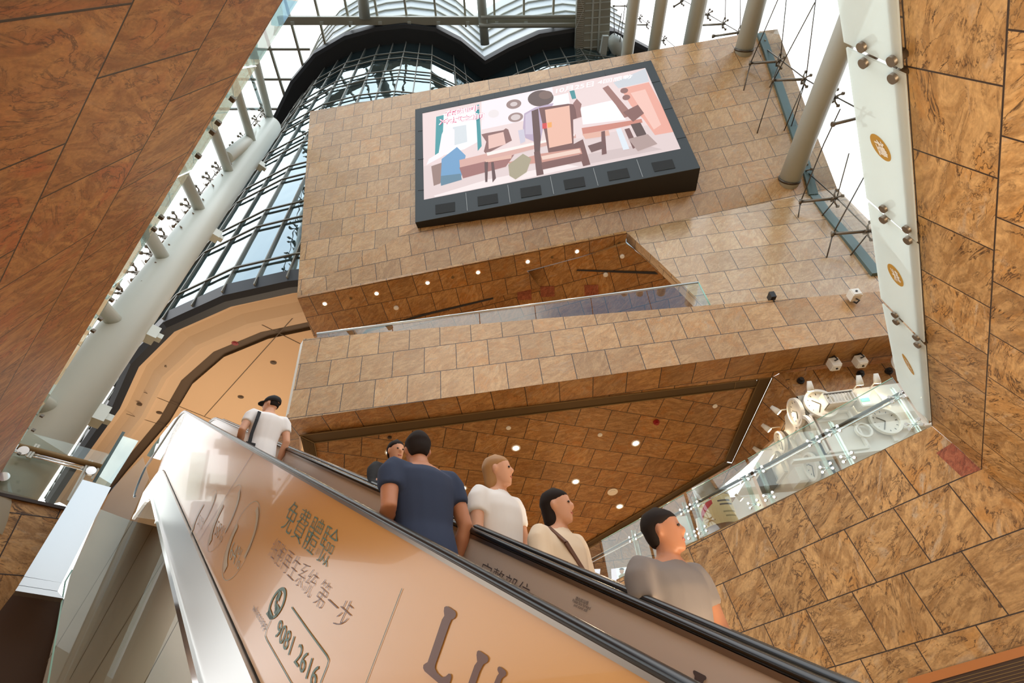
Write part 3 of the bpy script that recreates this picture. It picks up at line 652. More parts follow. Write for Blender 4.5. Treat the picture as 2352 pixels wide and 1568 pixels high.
nodes = [((1442, 14), (1410, 14)), ((1472, 43), (1457, 43)), ((1488, 57), (1452, 57)), ((1527, 93), (1512, 93)), ((1569, 2), (1548, 15)), ((1630, 34), (1609, 33)), ((1665, 55), (1605, 58)), ((1701, 74), (1639, 83)), ((1748, 103), (1721, 109)), ((1792, 141), (1724, 145)), ((1851, 182), (1777, 184)), ((1923, 224), (1895, 226)),
         ((1853, 394), (1827, 396)), ((1922, 455), (1839, 463)), ((1999, 530), (1913, 537)), ((1984, 268), (1914, 285))]
RX = unit(np.cross(RN, DR))
for a, b in nodes:
    q = P_RG.at(a); e = P_RG.shift(0.9 if a[0] - b[0] > 30 else 0.4).at(b)
    spider('spider_fitting', q, RX, DR, RN, 0.19, rg); MB().tube([q, e], 0.05, 8).build('strut_arm', M['fitting'], rg)
    MB().tube([e - (q - e) * 0.05, e + (q - e) * 0.03], 0.085, 8).build('arm_knuckle', M['fitting'], rg)
def cab(*p):
    MB().tube(list(p), 0.020, 6).build('tie_rod', M['dark_steel'], rg)
G9 = P_RG.shift(0.9)
cab(G9.at((1724, 145)), P_W2.at((1708, 208))); cab(G9.at((1777, 184)), P_W2.at((1739, 306))); cab(P_RG.at((1792, 141)), P_W2.at((1768, 201))); cab(P_RG.at((1851, 182)), P_W2.at((1801, 300)))
cab(P_RG.at((1792, 141)), P_RG.at((1806, 0))); cab(P_RG.at((1851, 182)), P_RG.at((1876, -20))); cab(P_RG.at((1851, 182)), P_W2.at((1815, 298)))
cab(G9.at((1724, 145)), G9.at((1795, -20))); cab(P_RG.at((1700, 74)), P_RG.at((1701, -20))); cab(G9.at((1777, 184)), G9.at((1872, 5))); cab(P_RG.at((1665, 55)), P_RG.at((1668, -60)))
cab(G9.at((1839, 463)), P_W3.at((1832, 506))); cab(P_RG.at((1922, 455)), P_W3.at((1885, 499))); cab(G9.at((1913, 537)), P_W3.at((1898, 594))); cab(P_RG.at((1999, 530)), P_W3.at((1952, 588))); cab(G9.at((1839, 463)), P_RG.at((1892, 331)), P_RG.at((1930, 250)))
cab(G9.at((1913, 537)), P_RG.at((1988, 400))); cab(P_RG.at((1922, 455)), P_RG.at((1950, 352))); cab(P_RG.at((1747, 103)), P_W2.at((1747, 130)))
MB().tube(pix(P_RG, [(1420, 0), (1550, 107), (1600, 150)]), 0.02, 6).build('cable', M['dark_steel'], rg)
MB().tube(pix(P_RG, [(1569, 0), (1665, 55), (1748, 103), (1851, 182), (1923, 224), (2010, 270)]), 0.022, 6).build('cable', M['dark_steel'], rg)
MB().tube(pix(P_RG, [(1853, 394), (1922, 455), (1999, 530), (2060, 590)]), 0.022, 6).build('cable', M['dark_steel'], rg)

# maintenance gantry under the roof
g = P_RF.shift(2.0)
gt = empty('maintenance_gantry', g.at((1365, 60))); tag(gt, 'pale ribbed steel maintenance gantry hanging at the right end of the roof beam', 'gantry')
u_ = unit(g.at((1402, 60)) - g.at((1330, 60)))
MB().slab(pix(g, [(1346, -120), (1408, -120), (1398, 122), (1338, 122)]), P_RF.n * (1 if P_RF.n @ ray((1365, 60)) > 0 else -1) * 1.6).build('deck', M['grey_steel'], gt)
MB().slab(pix(g, [(1330, -120), (1346, -120), (1338, 118), (1321, 116)]), P_RF.n * (1 if P_RF.n @ ray((1365, 60)) > 0 else -1) * 0.5).build('side_screen', M['grey_steel'], gt)
g3 = g.shift(0.08)
for k in range(11):
    y = -60 + 17 * k; MB().bar(g3.at((1347 - k * 0.6, y)), g3.at((1404 - k * 0.5, y - 4)), 0.07, 0.07, P_RF.n).build('rib', M['white_steel'], gt)
for x in (1362, 1378): MB().bar(g3.at((x + 6, -120)), g3.at((x - 5, 122)), 0.14, 0.1, P_RF.n).build('rail', M['white_steel'], gt)
for k in range(34):
    y = -40 + 4.7 * k; MB().bar(g3.at((1327 - k * 0.1, y)), g3.at((1343 - k * 0.14, y + 1)), 0.035, 0.05, P_RF.n).build('slat', M['stainless'], gt)
for s_ in (1, -1): MB().bar(g3.at((1323, 20 + 45 * s_)), g3.at((1341, 20)), 0.05, 0.05, P_RF.n).build('brace', M['white_steel'], gt)
q = P_RF.shift(2.6)
o = empty('steel_node', q.at((1415, 100))); tag(o, 'fat round-ended pale steel tube beside the gantry with cables fixed to it', 'tube')
MB().tube([q.at((1404, 84)), q.at((1412, 96)), q.at((1432, 130)), q.at((1450, 165))], [0.35, 0.6, 0.68, 0.68], 24).build('shaft', M['white_steel'], o)
for a, b in (((1411, 80), (1410, 20)), ((1418, 83), (1428, 30)), ((1424, 97), (1436, 10)), ((1431, 98), (1447, 20))):
    MB().tube([q.shift(0.5).at(a), q.shift(0.5).at(b)], 0.03, 6).build('cable', M['dark_steel'], o)
o = MB().slab(pix(P_RF.shift(3.0), [(1383, 80), (1396, 80), (1388, 140), (1373, 138)]), P_RF.n * 0.4).build('steel_upright', M['white_steel']); tag(o, 'flat pale steel upright below the maintenance gantry', 'upright')

# ------------------------------------------------------------------ escalators
TA_, TB_, TB2, TC_ = 1.15, 1.70, 1.83, 2.32           # balustrade lines across the escalators
def path(t, c, s0=-1.9, s1=10.2, n=40, end=13.6):
    """a line that runs level at the foot, up the slope and level again at the head"""
    zl = TAN * (-0.35) + c; zh = TAN * s1 + c; out = [flat(s0, t, zl), flat(-0.75, t, zl + 0.01), flat(-0.45, t, zl + 0.05), esc(-0.1, t, c)]
    out += [esc(s1 * k / n, t, c) for k in range(1, n)]
    for k in range(7):
        f = k / 6; out.append(flat(s1 - 0.15 + 1.1 * f, t, zh - 0.09 + 0.35 * (1 - (1 - f) ** 2)))
    return out + [flat(end, t, zh + 0.26)]
def ribbon(name, t, c0, c1, m, parent, th=0.02, s0=-1.9, s1=10.2, end=13.6):
    a, b = path(t, c0, s0, s1, 40, end), path(t, c1, s0, s1, 40, end); mb = MB(); d = Nn * th
    for i in range(len(a) - 1): mb.face([a[i], a[i + 1], b[i + 1], b[i]]); mb.face([a[i] + d, b[i] + d, b[i + 1] + d, a[i + 1] + d]); mb.face([a[i], a[i] + d, a[i + 1] + d, a[i + 1]]); mb.face([b[i], b[i + 1], b[i + 1] + d, b[i] + d])
    return mb.build(name, m, parent)
def rail(name, t, c, m, parent, w=0.021, h_=0.017, end=13.6):
    mb = MB(); prof = [(math.cos(a) * w * (1.0 if abs(math.cos(a)) > 0.5 else 1.0), math.sin(a) * h_) for a in [2 * math.pi * k / 14 for k in range(14)]]
    pts = path(t, c, end=end); e = pts[-1]; hh = 0.36                 # newel turn at the head
    pts = pts + [e + Hh * math.sin(a) * hh - UP * (1 - math.cos(a)) * hh for a in [math.pi * k / 8 for k in range(1, 9)]]
    s_ = pts[0]; pts = [s_ - Hh * math.sin(a) * hh - UP * (1 - math.cos(a)) * hh for a in [math.pi * k / 8 for k in range(8, 0, -1)]] + pts
    rings = []
    for i, p in enumerate(pts):
        d = unit(pts[min(i + 1, len(pts) - 1)] - pts[max(i - 1, 0)]); y = unit(np.cross(Nn, d)); y = y
        rings.append([p + Nn * a + y * b for a, b in prof])
    return mb.loft(rings, 0, True, True).build(name, m, parent)
def steps(t0, t1, c, parent):
    mb = MB()
    for k in range(-5, 30):
        s0 = 0.36 * k; z = TAN * s0 + c if s0 > -0.35 else TAN * -0.35 + c
        z = min(z, TAN * 10.2 + c)
        mb.box(flat(s0 + 0.18, (t0 + t1) / 2, z - 0.10), Hh * 0.18, Nn * (t1 - t0) / 2, UP * 0.10)
    return mb.build('step_band', mat('ribbed step treads', srgb(70, 70, 72), 0.5, 0.4), parent)
C_A, C_C = -0.352, -0.432
e1 = empty('escalator', esc(0, 1.4, -1.5)); tag(e1, 'up escalator with cream advertising film on its glass side, nearest the viewer', 'escalator')
pan = ribbon('balustrade_panel', TA_, C_A - 0.05, -1.578, M['film'], e1, 0.015, end=10.9)
rail('handrail', TA_, C_A - 0.016, M['rubber'], e1)
ribbon('handrail_guide', TA_ - 0.012, C_A - 0.032, C_A - 0.050, M['rail_steel'], e1, 0.024, end=13.6)
ribbon('inner_guide', TA_ + 0.016, C_A - 0.012, C_A - 0.04, M['rail_steel'], e1, 0.012)
ribbon('clear_end_panel', TA_, C_A - 0.05, -1.578, M['glass_rail'], e1, 0.013, s0=10.95, s1=10.2, end=14.2) if False else None
ribbon('deck_trim', TA_ - 0.03, -1.592, -2.06, M['stainless'], e1, 0.06, end=12.0)
ribbon('trim_edge', TA_ - 0.05, -2.06, -2.13, M['chrome'], e1, 0.05, end=12.0)
pan2 = ribbon('balustrade_panel', TB_, C_A - 0.04, -1.50, M['film2'], e1, 0.015, end=10.9)
rail('handrail', TB_, C_A, M['rubber'], e1)
ribbon('handrail_guide', TB_ - 0.012, C_A - 0.018, C_A - 0.040, M['rail_steel'], e1, 0.024)
ribbon('skirt', TB_ - 0.02, -1.38, -1.62, M['stainless'], e1, 0.02)
steps(TA_ + 0.06, TB_ - 0.04, -1.42, e1)
ribbon('truss_cladding', TA_ + 0.02, -1.58, -2.08, M['brown_steel'], e1, TB_ - TA_ - 0.04, end=12.0)
e2 = empty('escalator', esc(0, 2.1, -1.6)); tag(e2, 'second escalator behind the first, its passengers seen above the far handrail', 'escalator')
ribbon('balustrade_panel', TB2, C_A - 0.05, -1.5, M['glass_rail'], e2, 0.012, end=10.9)
rail('handrail', TB2, C_A + 0.004, M['rubber'], e2)
ribbon('handrail_guide', TB2 - 0.012, C_A - 0.016, C_A - 0.036, M['rail_steel'], e2, 0.024)
ribbon('balustrade_panel', TC_, C_C - 0.04, -1.55, M['film2'], e2, 0.015, end=10.9)
rail('handrail', TC_, C_C, M['rubber'], e2)
ribbon('handrail_guide', TC_ - 0.012, C_C - 0.018, C_C - 0.04, M['rail_steel'], e2, 0.024)
steps(TB2 + 0.06, TC_ - 0.04, -1.48, e2)
ribbon('truss_cladding', TB2 + 0.02, -1.7, -2.3, M['brown_steel'], e2, TC_ - TB2 - 0.04, end=12.0)

# clear glass and mirror-like end of the near balustrade
pa = vplane(TA_)
MB().slab(pix(pa, [(433, 947), (425, 944), (400, 962), (352, 1022), (337, 1046), (346, 1050), (368, 1056)]), Nn * 0.013).build('clear_end_panel', M['glass_strip'], e1)

# lettering printed on the films
def text_on(s, pl, p0, p1, p2, m, parent, name='lettering', out=0.004, bold=0.0, font_scale=1.0):
    cu = bpy.data.curves.new(name, 'FONT'); cu.body = s; cu.size = 1.0; cu.offset = bold; cu.resolution_u = 4
    ob = bpy.data.objects.new(name, cu); COL.objects.link(ob)
    bpy.context.view_layer.update()
    dg = bpy.context.evaluated_depsgraph_get(); me = bpy.data.meshes.new_from_object(ob.evaluated_get(dg))
    bpy.data.objects.remove(ob); bpy.data.curves.remove(cu)
    if not len(me.vertices): return None
    co = np.array([v.co[:] for v in me.vertices]); lo, hi = co.min(0), co.max(0)
    k = -1.0 if (pl.P @ pl.n) > 0 else 1.0
    a, b, c = (pl.at(p) for p in (p0, p1, p2)); ex, ey = b - a, c - a
    for v in me.vertices:
        fx = (v.co[0] - lo[0]) / (hi[0] - lo[0]); fy = (v.co[1] - lo[1]) / (hi[1] - lo[1])
        v.co = wv(a + ex * fx + ey * fy + pl.n * k * out)
    return link(name, me, m, parent)
def poly_on(pl, pts, m, parent, name, out=0.004):
    k = -1.0 if (pl.P @ pl.n) > 0 else 1.0; mb = MB()
    mb.face([q + pl.n * k * out for q in pix(pl, pts)]); return mb.build(name, m, parent)
def stroke_on(pl, pts, w, m, parent, name='lettering', out=0.004):
    k = -1.0 if (pl.P @ pl.n) > 0 else 1.0; mb = MB(); q = [x + pl.n * k * out for x in pix(pl, pts)]
    for a, b in zip(q, q[1:]):
        d = unit(np.cross(b - a, pl.n)) * w / 2; mb.face([a + d, b + d, b - d, a - d])
    return mb.build(name, m, parent)
def ell_on(pl, c, top, side, m, parent, name, f0=0.0, f1=1.0, inner=0.0, out=0.004, n=40):
    k = -1.0 if (pl.P @ pl.n) > 0 else 1.0; C0, A_, B_ = (pl.at(p) for p in (c, top, side)); C0 = C0 + pl.n * k * out; A_ = A_ - pl.at(c); B_ = B_ - pl.at(c); mb = MB()
    pt = lambda f, r: C0 + (A_ * math.cos(2 * math.pi * f) + B_ * math.sin(2 * math.pi * f)) * r
    for i in range(n):
        a, b = f0 + (f1 - f0) * i / n, f0 + (f1 - f0) * (i + 1) / n
        mb.face([pt(a, inner), pt(b, inner), pt(b, 1), pt(a, 1)] if inner > 0 else [C0, pt(b, 1), pt(a, 1)])
    return mb.build(name, m, parent)
text_on('免費體驗', pa, (645, 1213), (750, 1306), (673, 1147), M['ink_green'], pan, bold=-0.014)
text_on('細胞再生系統 第一步', pa, (615.5, 1277), (788, 1455), (636, 1233), M['ink_brown'], pan, bold=-0.020)
text_on('whatsapp', pa, (578, 1406), (608, 1454), (586, 1384), M['ink_grey'], pan, bold=-0.016)
text_on('9081 2616', pa, (631, 1460), (722, 1584), (644, 1420), M['ink_green'], pan)
ell_on(pa, (637, 1385), (655, 1350), (648, 1398), M['ink_green'], pan, 'phone_symbol', 0, 1, 0.78)
poly_on(pa, [(622, 1398), (612, 1409), (621, 1423), (630, 1421)], M['ink_green'], pan, 'phone_symbol')
stroke_on(pa, [(641, 1364), (635, 1378), (634, 1392), (637, 1402)], 0.026, M['ink_green'], pan, 'phone_symbol')
stroke_on(pa, [(640, 1363), (644, 1372)], 0.05, M['ink_green'], pan, 'phone_symbol'); stroke_on(pa, [(634, 1396), (640, 1406)], 0.05, M['ink_green'], pan, 'phone_symbol')
stroke_on(pa, [(671, 1394), (710, 1449), (752, 1506), (756, 1516), (753, 1528), (737, 1568)], 0.008, M['ink_green'], pan, 'frame_line')
stroke_on(pa, [(623, 1424), (613, 1446), (610, 1460), (614, 1470), (670, 1568), (690, 1600)], 0.006, M['ink_green'], pan, 'frame_line')
stroke_on(pa, [(925, 1351), (842, 1568), (820, 1626)], 0.004, M['ink_green'], pan, 'frame_line')
stroke_on(pa, [(584, 1037), (525, 1131), (440, 1270)], 0.006, M['ink_brown'], pan, 'film_seam')
L_ = [(360, 718), (372, 711), (388, 714), (432, 743), (440, 762), (436, 782), (424, 796), (408, 802), (392, 840), (300, 1105), (297, 1130), (312, 1160), (345, 1190), (370, 1184), (392, 1164), (406, 1172), (408, 1196), (398, 1225), (380, 1260), (340, 1245), (228, 1150), (217, 1128), (220, 1106), (234, 1096), (248, 1088), (345, 800), (361, 775), (357, 745)]
U1 = [(582, 1016), (592, 1009), (604, 1014), (650, 1045), (659, 1062), (655, 1083), (642, 1095), (626, 1102), (600, 1150), (555, 1280), (505, 1280), (565, 1110), (583, 1085), (578, 1040)]
U2 = [(722, 1124), (732, 1117), (744, 1122), (772, 1144), (780, 1160), (775, 1180), (760, 1190), (748, 1200), (715, 1290), (672, 1290), (718, 1180), (730, 1165), (719, 1140)]
for pts in (L_, U1, U2): poly_on(pa, [(900 + x / 2.94, 1150 + y / 2.94) for x, y in pts], M['ink_brown'], pan, 'lettering')
for c, t_, s_, e_, b0, b1, b2, s64 in (((553.5, 1240), (591, 1151), (577, 1258), 0, (526, 1283), (549, 1309), (536, 1240), '64%'), ((515, 1189.5), (552, 1113), (530, 1204), 1, (490, 1226), (508, 1247), (500, 1194), '58%'), ((467, 1180), (497, 1125), (476, 1190), 2, (452, 1203), (463, 1216), (458, 1181), '51%')):
    tone = M['ink_teal'] if e_ == 0 else M['ink_teal2']
    ell_on(pa, c, t_, s_, tone, pan, 'ring_graphic', 0, 1, 0.985)
    ell_on(pa, c, (c[0] + (t_[0] - c[0]) * 0.93, c[1] + (t_[1] - c[1]) * 0.93), (c[0] + (s_[0] - c[0]) * 0.93, c[1] + (s_[1] - c[1]) * 0.93), M['ink_teal2'], pan, 'ring_graphic', 0.04, 0.30, 0.86)
    ell_on(pa, c, (c[0] + (t_[0] - c[0]) * 0.93, c[1] + (t_[1] - c[1]) * 0.93), (c[0] + (s_[0] - c[0]) * 0.93, c[1] + (s_[1] - c[1]) * 0.93), M['ink_teal2'], pan, 'ring_graphic', 0.54, 0.80, 0.76)
    text_on(s64, pa, b0, b1, b2, tone, pan, bold=-0.014)
pf = vplane(TB_)
text_on('完整部位', pf, (1098, 1329), (1208, 1392), (1112, 1288), M['ink_grey'], pan2, bold=-0.01)
text_on('請向前站穩', pf, (1322, 1378), (1351, 1390.5), (1325, 1368.5), M['ink_grey'], pan2)
text_on('Please face forward', pf, (1315.5, 1381.5), (1356.7, 1400.5), (1318, 1374.5), M['ink_grey'], pan2)
text_on('and stand still', pf, (1318.5, 1391.5), (1348.7, 1405.5), (1321, 1385), M['ink_grey'], pan2)
poly_on(pf, [(1400 + x / 7.84, 1380 + y / 7.84) for x, y in ((1515, 1262), (1530, 1248), (1548, 1247), (1742, 1345), (1760, 1380), (1748, 1415), (1718, 1428), (1700, 1460), (1660, 1600), (1480, 1600), (1540, 1400), (1545, 1345), (1520, 1300))], M['ink_grey'], pan2, 'lettering')

# ------------------------------------------------------------------ steel apron, landing beam and clear deflector beside the escalator
AN = unit(np.cross(Nn, np.array([0.079, 0.288, 0.954]))); P_AP = Plane(flat(11.0, 0.2, 2.5), AN, Nn, np.cross(AN, Nn))
ap = MB().slab(pix(P_AP, [(300, 1195), (372, 1212), (500, 1600), (90, 1600), (162, 1320), (228, 1168)]), Hh * 0.08).build('steel_apron', M['brown_steel']); tag(ap, 'sloping brown stainless apron with fine seams left of the near escalator', 'cladding panel')
g = P_AP.shift(0.012)
for a, b in (((386, 1270), (205, 1568)), ((422, 1402), (332, 1568)), ((306, 1195), (107, 1520)), ((352, 1210), (160, 1560))): pline(g, [a, b], 0.006, 'seam', M['bronze_dark'], ap)
P_BX = Plane(flat(10.4, -0.2, 3.0), AN, Nn, np.cross(AN, Nn))
lb = empty('landing_beam', P_BX.at((100, 1300))); tag(lb, 'bright stainless box beam at the landing edge below the left glass balustrade', 'beam')
MB().slab(pix(P_BX, [(190, 1101), (255, 1119), (142, 1338), (55, 1323)]), Hh * 0.15).build('top_plate', M['stainless'], lb)
MB().slab(pix(P_BX.shift(0.02), [(55, 1324), (141, 1338), (133, 1357), (43, 1343)]), Hh * 0.25).build('front_plate', M['stainless'], lb)
MB().slab(pix(P_BX.shift(0.02), [(43, 1344), (133, 1358), (146, 1374), (35, 1356)]), Hh * 0.25).build('under_plate', M['stainless'], lb)
o = MB().slab(pix(Plane(flat(11.15, 0, 0), Hh, Nn, UP).shift(0.05), [(35, 1357), (150, 1376), (107, 1600), (-80, 1600), (-60, 1480)]), Hh * 0.1).build('underside_cladding', M['dark_brown']); tag(o, 'dark brown metal panel under the stainless landing beam', 'panel')
P_DF = P_AP.shift(0.55)
df = empty('glass_deflector', P_DF.at((240, 1200))); tag(df, 'clear glass screen sheet standing between landing beam and near escalator', 'glass screen')
MB().slab(pix(P_DF, [(328, 1049), (258, 1120), (166, 1308), (148, 1335), (105, 1600), (480, 1600), (374, 1210)]), Hh * 0.012).build('glass_sheet', M['glass_soft'], df)
pline(P_DF.shift(0.01), [(166, 1308), (150, 1335), (105, 1600)], 0.02, 'edge', M['glass_edge'], df)
P_FN = Plane(flat(11.3, 0.3, 3), Hh, Nn, UP)
fn = MB().slab(pix(P_FN, [(280, 1000), (318, 1012), (250, 1120), (217, 1107)]), Hh * 0.02).build('glass_fin', M['glass_strip']); tag(fn, 'upright glass fin panel at the landing between left balustrade and escalator end', 'glass panel')
pline(P_FN.shift(0.02), [(284, 992), (216, 1107)], 0.05, 'edge', mat('dark green glass edge', srgb(60, 84, 80), 0.2), fn)

# ------------------------------------------------------------------ LED video wall
HS, US = unit(np.array([0.999, -0.042, 0.0])), unit(np.array([-0.004, -0.096, 0.995])); NS = unit(np.cross(HS, US)); NS = NS if NS[1] < 0 else -NS
FS = np.array([-4.042, 12.907, 16.841]) * W
P_SC = Plane(FS, NS, HS, US)
vs = empty('video_screen', FS); tag(vs, 'large LED video screen in a charcoal housing, showing a cafe scene, on the stone wall', 'screen')
cor = [FS, FS + HS * 11.387 * W, FS + HS * 11.387 * W + US * 7.69 * W, FS + US * 7.69 * W]
def back(q, pl):
    return q - NS * (((pl.P - q) @ pl.n) / (-(NS @ pl.n))) if abs(NS @ pl.n) > 1e-6 else q
def along(q, pl):
    t = ((pl.P - q) @ pl.n) / (-(NS @ pl.n)); return q - NS * (t - 0.02)
bk = [along(cor[0], P_W2), along(cor[1], P_W2), along(cor[2], P_W1), along(cor[3], P_W1)]
mb = MB()
for i in range(4):
    j = (i + 1) % 4; mb.face([cor[i], cor[j], bk[j], bk[i]])
mb.face(bk[::-1]); mb.build('housing', M['black_metal'], vs)
def cc(x, y): return (960 + x / 3.5636, 130 + y / 3.5636)
disp = [(970.5, 261), (1482, 156.5), (1563.5, 343), (974, 460)]
dq = pix(P_SC, disp)
for i, nm in enumerate(('bezel', 'bezel', 'bezel', 'bezel')):
    # four mitred frame members
    o4 = [cor[3], cor[2], cor[1], cor[0]]; j = (i + 1) % 4
    MB().slab([o4[i] + NS * 0.0, o4[j] + NS * 0.0, dq[j], dq[i]], NS * 0.03).build(nm, M['bezel'], vs)
k4 = [((142, 1215), (302, 1190), (303, 1265), (145, 1290)), ((487, 1148), (650, 1120), (656, 1195), (492, 1223)), ((837, 1080), (1003, 1052), (1013, 1128), (845, 1157)),
      ((1190, 1012), (1357, 983), (1372, 1060), (1205, 1088)), ((1548, 942), (1712, 912), (1735, 987), (1565, 1017)), ((1910, 870), (2080, 840), (2107, 912), (1937, 942))]
sc_f = P_SC.shift(0.034)
for q in k4: MB().slab(pix(sc_f, [cc(*p) for p in q]), NS * 0.012).build('speaker_grille', M['grille'], vs)
for a, b in (((392, 1115), (405, 1262)), ((735, 1050), (755, 1195)), ((1083, 980), (1112, 1125)), ((1435, 912), (1475, 1055)), ((1790, 842), (1840, 985))):
    pline(sc_f, [cc(*a), cc(*b)], 0.02, 'seam', M['seam'], vs)
for a, b in (((328, 362), (332, 402)), ((625, 300), (632, 340)), ((922, 240), (930, 280)), ((1222, 178), (1226, 216)), ((1528, 116), (1534, 152)), ((1912, 214), (1982, 198)), ((2015, 434), (2085, 418)), ((2120, 672), (2196, 656)), ((0, 610), (38, 604)), ((0, 842), (46, 836)), ((0, 1094), (48, 1090))):
    pline(sc_f, [cc(*a), cc(*b)], 0.02, 'seam', M['black_metal'], vs)
em = {}
def emat(r, g, b, k=1.0):
    key = (r, g, b)
    if key not in em: em[key] = mat('screen light %d' % len(em), (0.02, 0.02, 0.02), 0.6, 0, srgb(r, g, b), k)
    return em[key]
lay = []
def sh(col, *pts): lay.append((col, [cc(*p) for p in pts]))
def sell(col, x, y, rx, ry, rot=-0.17, n=26):
    lay.append((col, [cc(x + rx * math.cos(2 * math.pi * k / n) * math.cos(rot) - ry * math.sin(2 * math.pi * k / n) * math.sin(rot), y + rx * math.cos(2 * math.pi * k / n) * math.sin(rot) + ry * math.sin(2 * math.pi * k / n) * math.cos(rot)) for k in range(n)]))
lay.append(((236, 214, 212), disp))
sh((248, 236, 240), (520, 370), (1100, 250), (1120, 420), (900, 520), (520, 600))
sh((226, 206, 204), (50, 1175), (44, 900), (700, 790), (1900, 560), (2090, 620), (2145, 750))
sh((244, 230, 228), (130, 1140), (560, 1010), (1200, 880), (1320, 900), (700, 1040), (140, 1150))
sh((210, 190, 188), (1390, 800), (1830, 720), (2000, 760), (1400, 880))
sh((206, 210, 216), (1600, 215), (1862, 98), (1892, 205), (1640, 262))
sh((236, 168, 150), (1660, 265), (1890, 212), (2110, 615), (1940, 645), (1850, 520), (1740, 400))
sh((244, 196, 182), (1740, 300), (1860, 270), (1990, 560), (1930, 600))
sh((252, 250, 252), (205, 475), (475, 402), (490, 700), (380, 760), (190, 815))
sh((60, 150, 156), (150, 495), (212, 480), (205, 640), (178, 812), (140, 820))
sh((54, 146, 152), (470, 402), (500, 394), (522, 735), (490, 775), (482, 600))
sh((216, 222, 226), (285, 580), (395, 560), (405, 700), (295, 730))
sh((246, 240, 242), (195, 640), (230, 560), (300, 600), (300, 740), (200, 820), (70, 890), (90, 840), (170, 790))
sh((108, 156, 198), (195, 840), (320, 742), (392, 812), (352, 1000), (180, 1035))
sh((92, 128, 150), (180, 980), (350, 960), (360, 1010), (190, 1060))
sh((150, 120, 110), (110, 900), (195, 870), (185, 1040), (130, 1060))
sh((252, 250, 252), (1105, 330), (1230, 300), (1245, 400), (1120, 425))
sh((60, 140, 146), (1240, 285), (1280, 278), (1296, 345), (1262, 352))
sh((250, 244, 246), (1330, 420), (1500, 380), (1640, 350), (1700, 520), (1350, 560))
sell((150, 122, 116), 785, 392, 62, 38); sell((212, 196, 194), 785, 392, 30, 18); sell((156, 128, 122), 800, 500, 62, 38); sell((214, 198, 196), 800, 500, 40, 24); sell((236, 226, 226), 620, 470, 44, 32)
sell((140, 96, 88), 1688, 282, 32, 22); sell((142, 98, 90), 1705, 338, 32, 22)
sh((156, 108, 98), (1510, 262), (1556, 240), (1640, 340), (1760, 480), (1690, 505), (1620, 400))
sh((134, 92, 86), (520, 640), (560, 630), (700, 605), (720, 590), (740, 600), (770, 690), (560, 800), (540, 780), (560, 700))
sh((232, 190, 178), (575, 650), (700, 620), (720, 720), (580, 760))
sh((216, 168, 156), (340, 850), (800, 740), (1290, 640), (1295, 668), (800, 800), (345, 912))
sh((158, 104, 98), (340, 912), (790, 805), (720, 905), (370, 1000))
sh((252, 238, 232), (560, 790), (1280, 636), (1284, 652), (570, 815))
sell((94, 70, 62), 1005, 345, 106, 66, -0.1); sell((120, 92, 80), 1045, 318, 56, 34, -0.1)
sh((186, 166, 190), (870, 470), (960, 420), (1110, 385), (1030, 560), (1000, 720), (880, 670), (860, 590))
sh((206, 192, 210), (880, 480), (950, 440), (940, 640), (880, 640))
sh((94, 60, 54), (930, 450), (985, 430), (1005, 660), (1000, 790), (955, 790))
sh((116, 72, 64), (990, 425), (1230, 390), (1320, 400), (1330, 500), (1270, 520), (1275, 720), (1350, 680), (1412, 888), (1352, 902), (1310, 770), (1070, 800), (1040, 640))
sh((236, 184, 162), (1040, 440), (1240, 405), (1262, 712), (1075, 752))
sh((214, 60, 56), (1018, 552), (1055, 546), (1056, 592), (1020, 596)); sh((242, 168, 84), (1060, 546), (1095, 540), (1096, 582), (1062, 588))
sh((206, 146, 130), (740, 870), (1000, 800), (1330, 752), (1345, 800), (1010, 872), (760, 900))
sh((238, 206, 190), (1010, 820), (1320, 758), (1335, 790), (1020, 850))
sh((104, 66, 60), (950, 785), (1000, 780), (1030, 968), (972, 980))
sh((122, 78, 70), (1010, 872), (1345, 802), (1350, 860), (1020, 930))
sh((168, 156, 128), (740, 890), (860, 800), (930, 840), (890, 950), (800, 1010), (750, 980))
sh((224, 178, 160), (545, 848), (770, 806), (765, 838), (560, 872)); sh((92, 60, 56), (545, 870), (575, 866), (570, 1030), (552, 1032)); sh((92, 60, 56), (600, 870), (620, 866), (640, 1000), (612, 1035)); 
sh((204, 130, 112), (1340, 590), (1830, 515), (1838, 545), (1560, 605), (1350, 640)); sh((228, 176, 156), (1345, 640), (1560, 608), (1570, 650), (1370, 680))
sh((112, 70, 64), (1500, 620), (1530, 612), (1545, 800), (1505, 810)); sh((112, 70, 64), (1690, 600), (1730, 590), (1800, 740), (1760, 760)); sh((224, 232, 240), (1620, 600), (1660, 590), (1730, 760), (1680, 770))
sh((108, 72, 66), (1390, 735), (1500, 700), (1540, 750), (1420, 790))
sh((84, 58, 52), (1740, 560), (1820, 545), (1870, 640), (1800, 680)); sh((176, 150, 144), (1720, 680), (1880, 640), (1960, 720), (1800, 780))
sh((132, 88, 80), (1680, 460), (1800, 400), (1850, 470), (1760, 540))
sh((150, 104, 96), (1270, 390), (1300, 350), (1340, 395), (1330, 440), (1340, 500), (1300, 510), (1290, 440))
sh((206, 200, 214), (820, 610), (870, 600), (880, 700), (840, 720))
mb = MB(); idx = {}; ml = []
for n_, (col, pts) in enumerate(lay):
    if col not in idx: idx[col] = len(ml); ml.append(emat(*col))
    mb.face([q + NS * (0.012 + 0.0004 * n_) for q in pix(P_SC, pts)], None, idx[col])
pic = mb.build('display', None, vs, ml)
WT, PK = emat(255, 252, 255), emat(222, 70, 120)
def stext(s, a, b, c, col=None):
    d = 0.05
    if col is not None: text_on(s, P_SC, cc(*a), cc(*b), cc(*c), col, pic, bold=0.045, out=0.040)
    text_on(s, P_SC, cc(*a), cc(*b), cc(*c), WT, pic, bold=0.012, out=0.046)
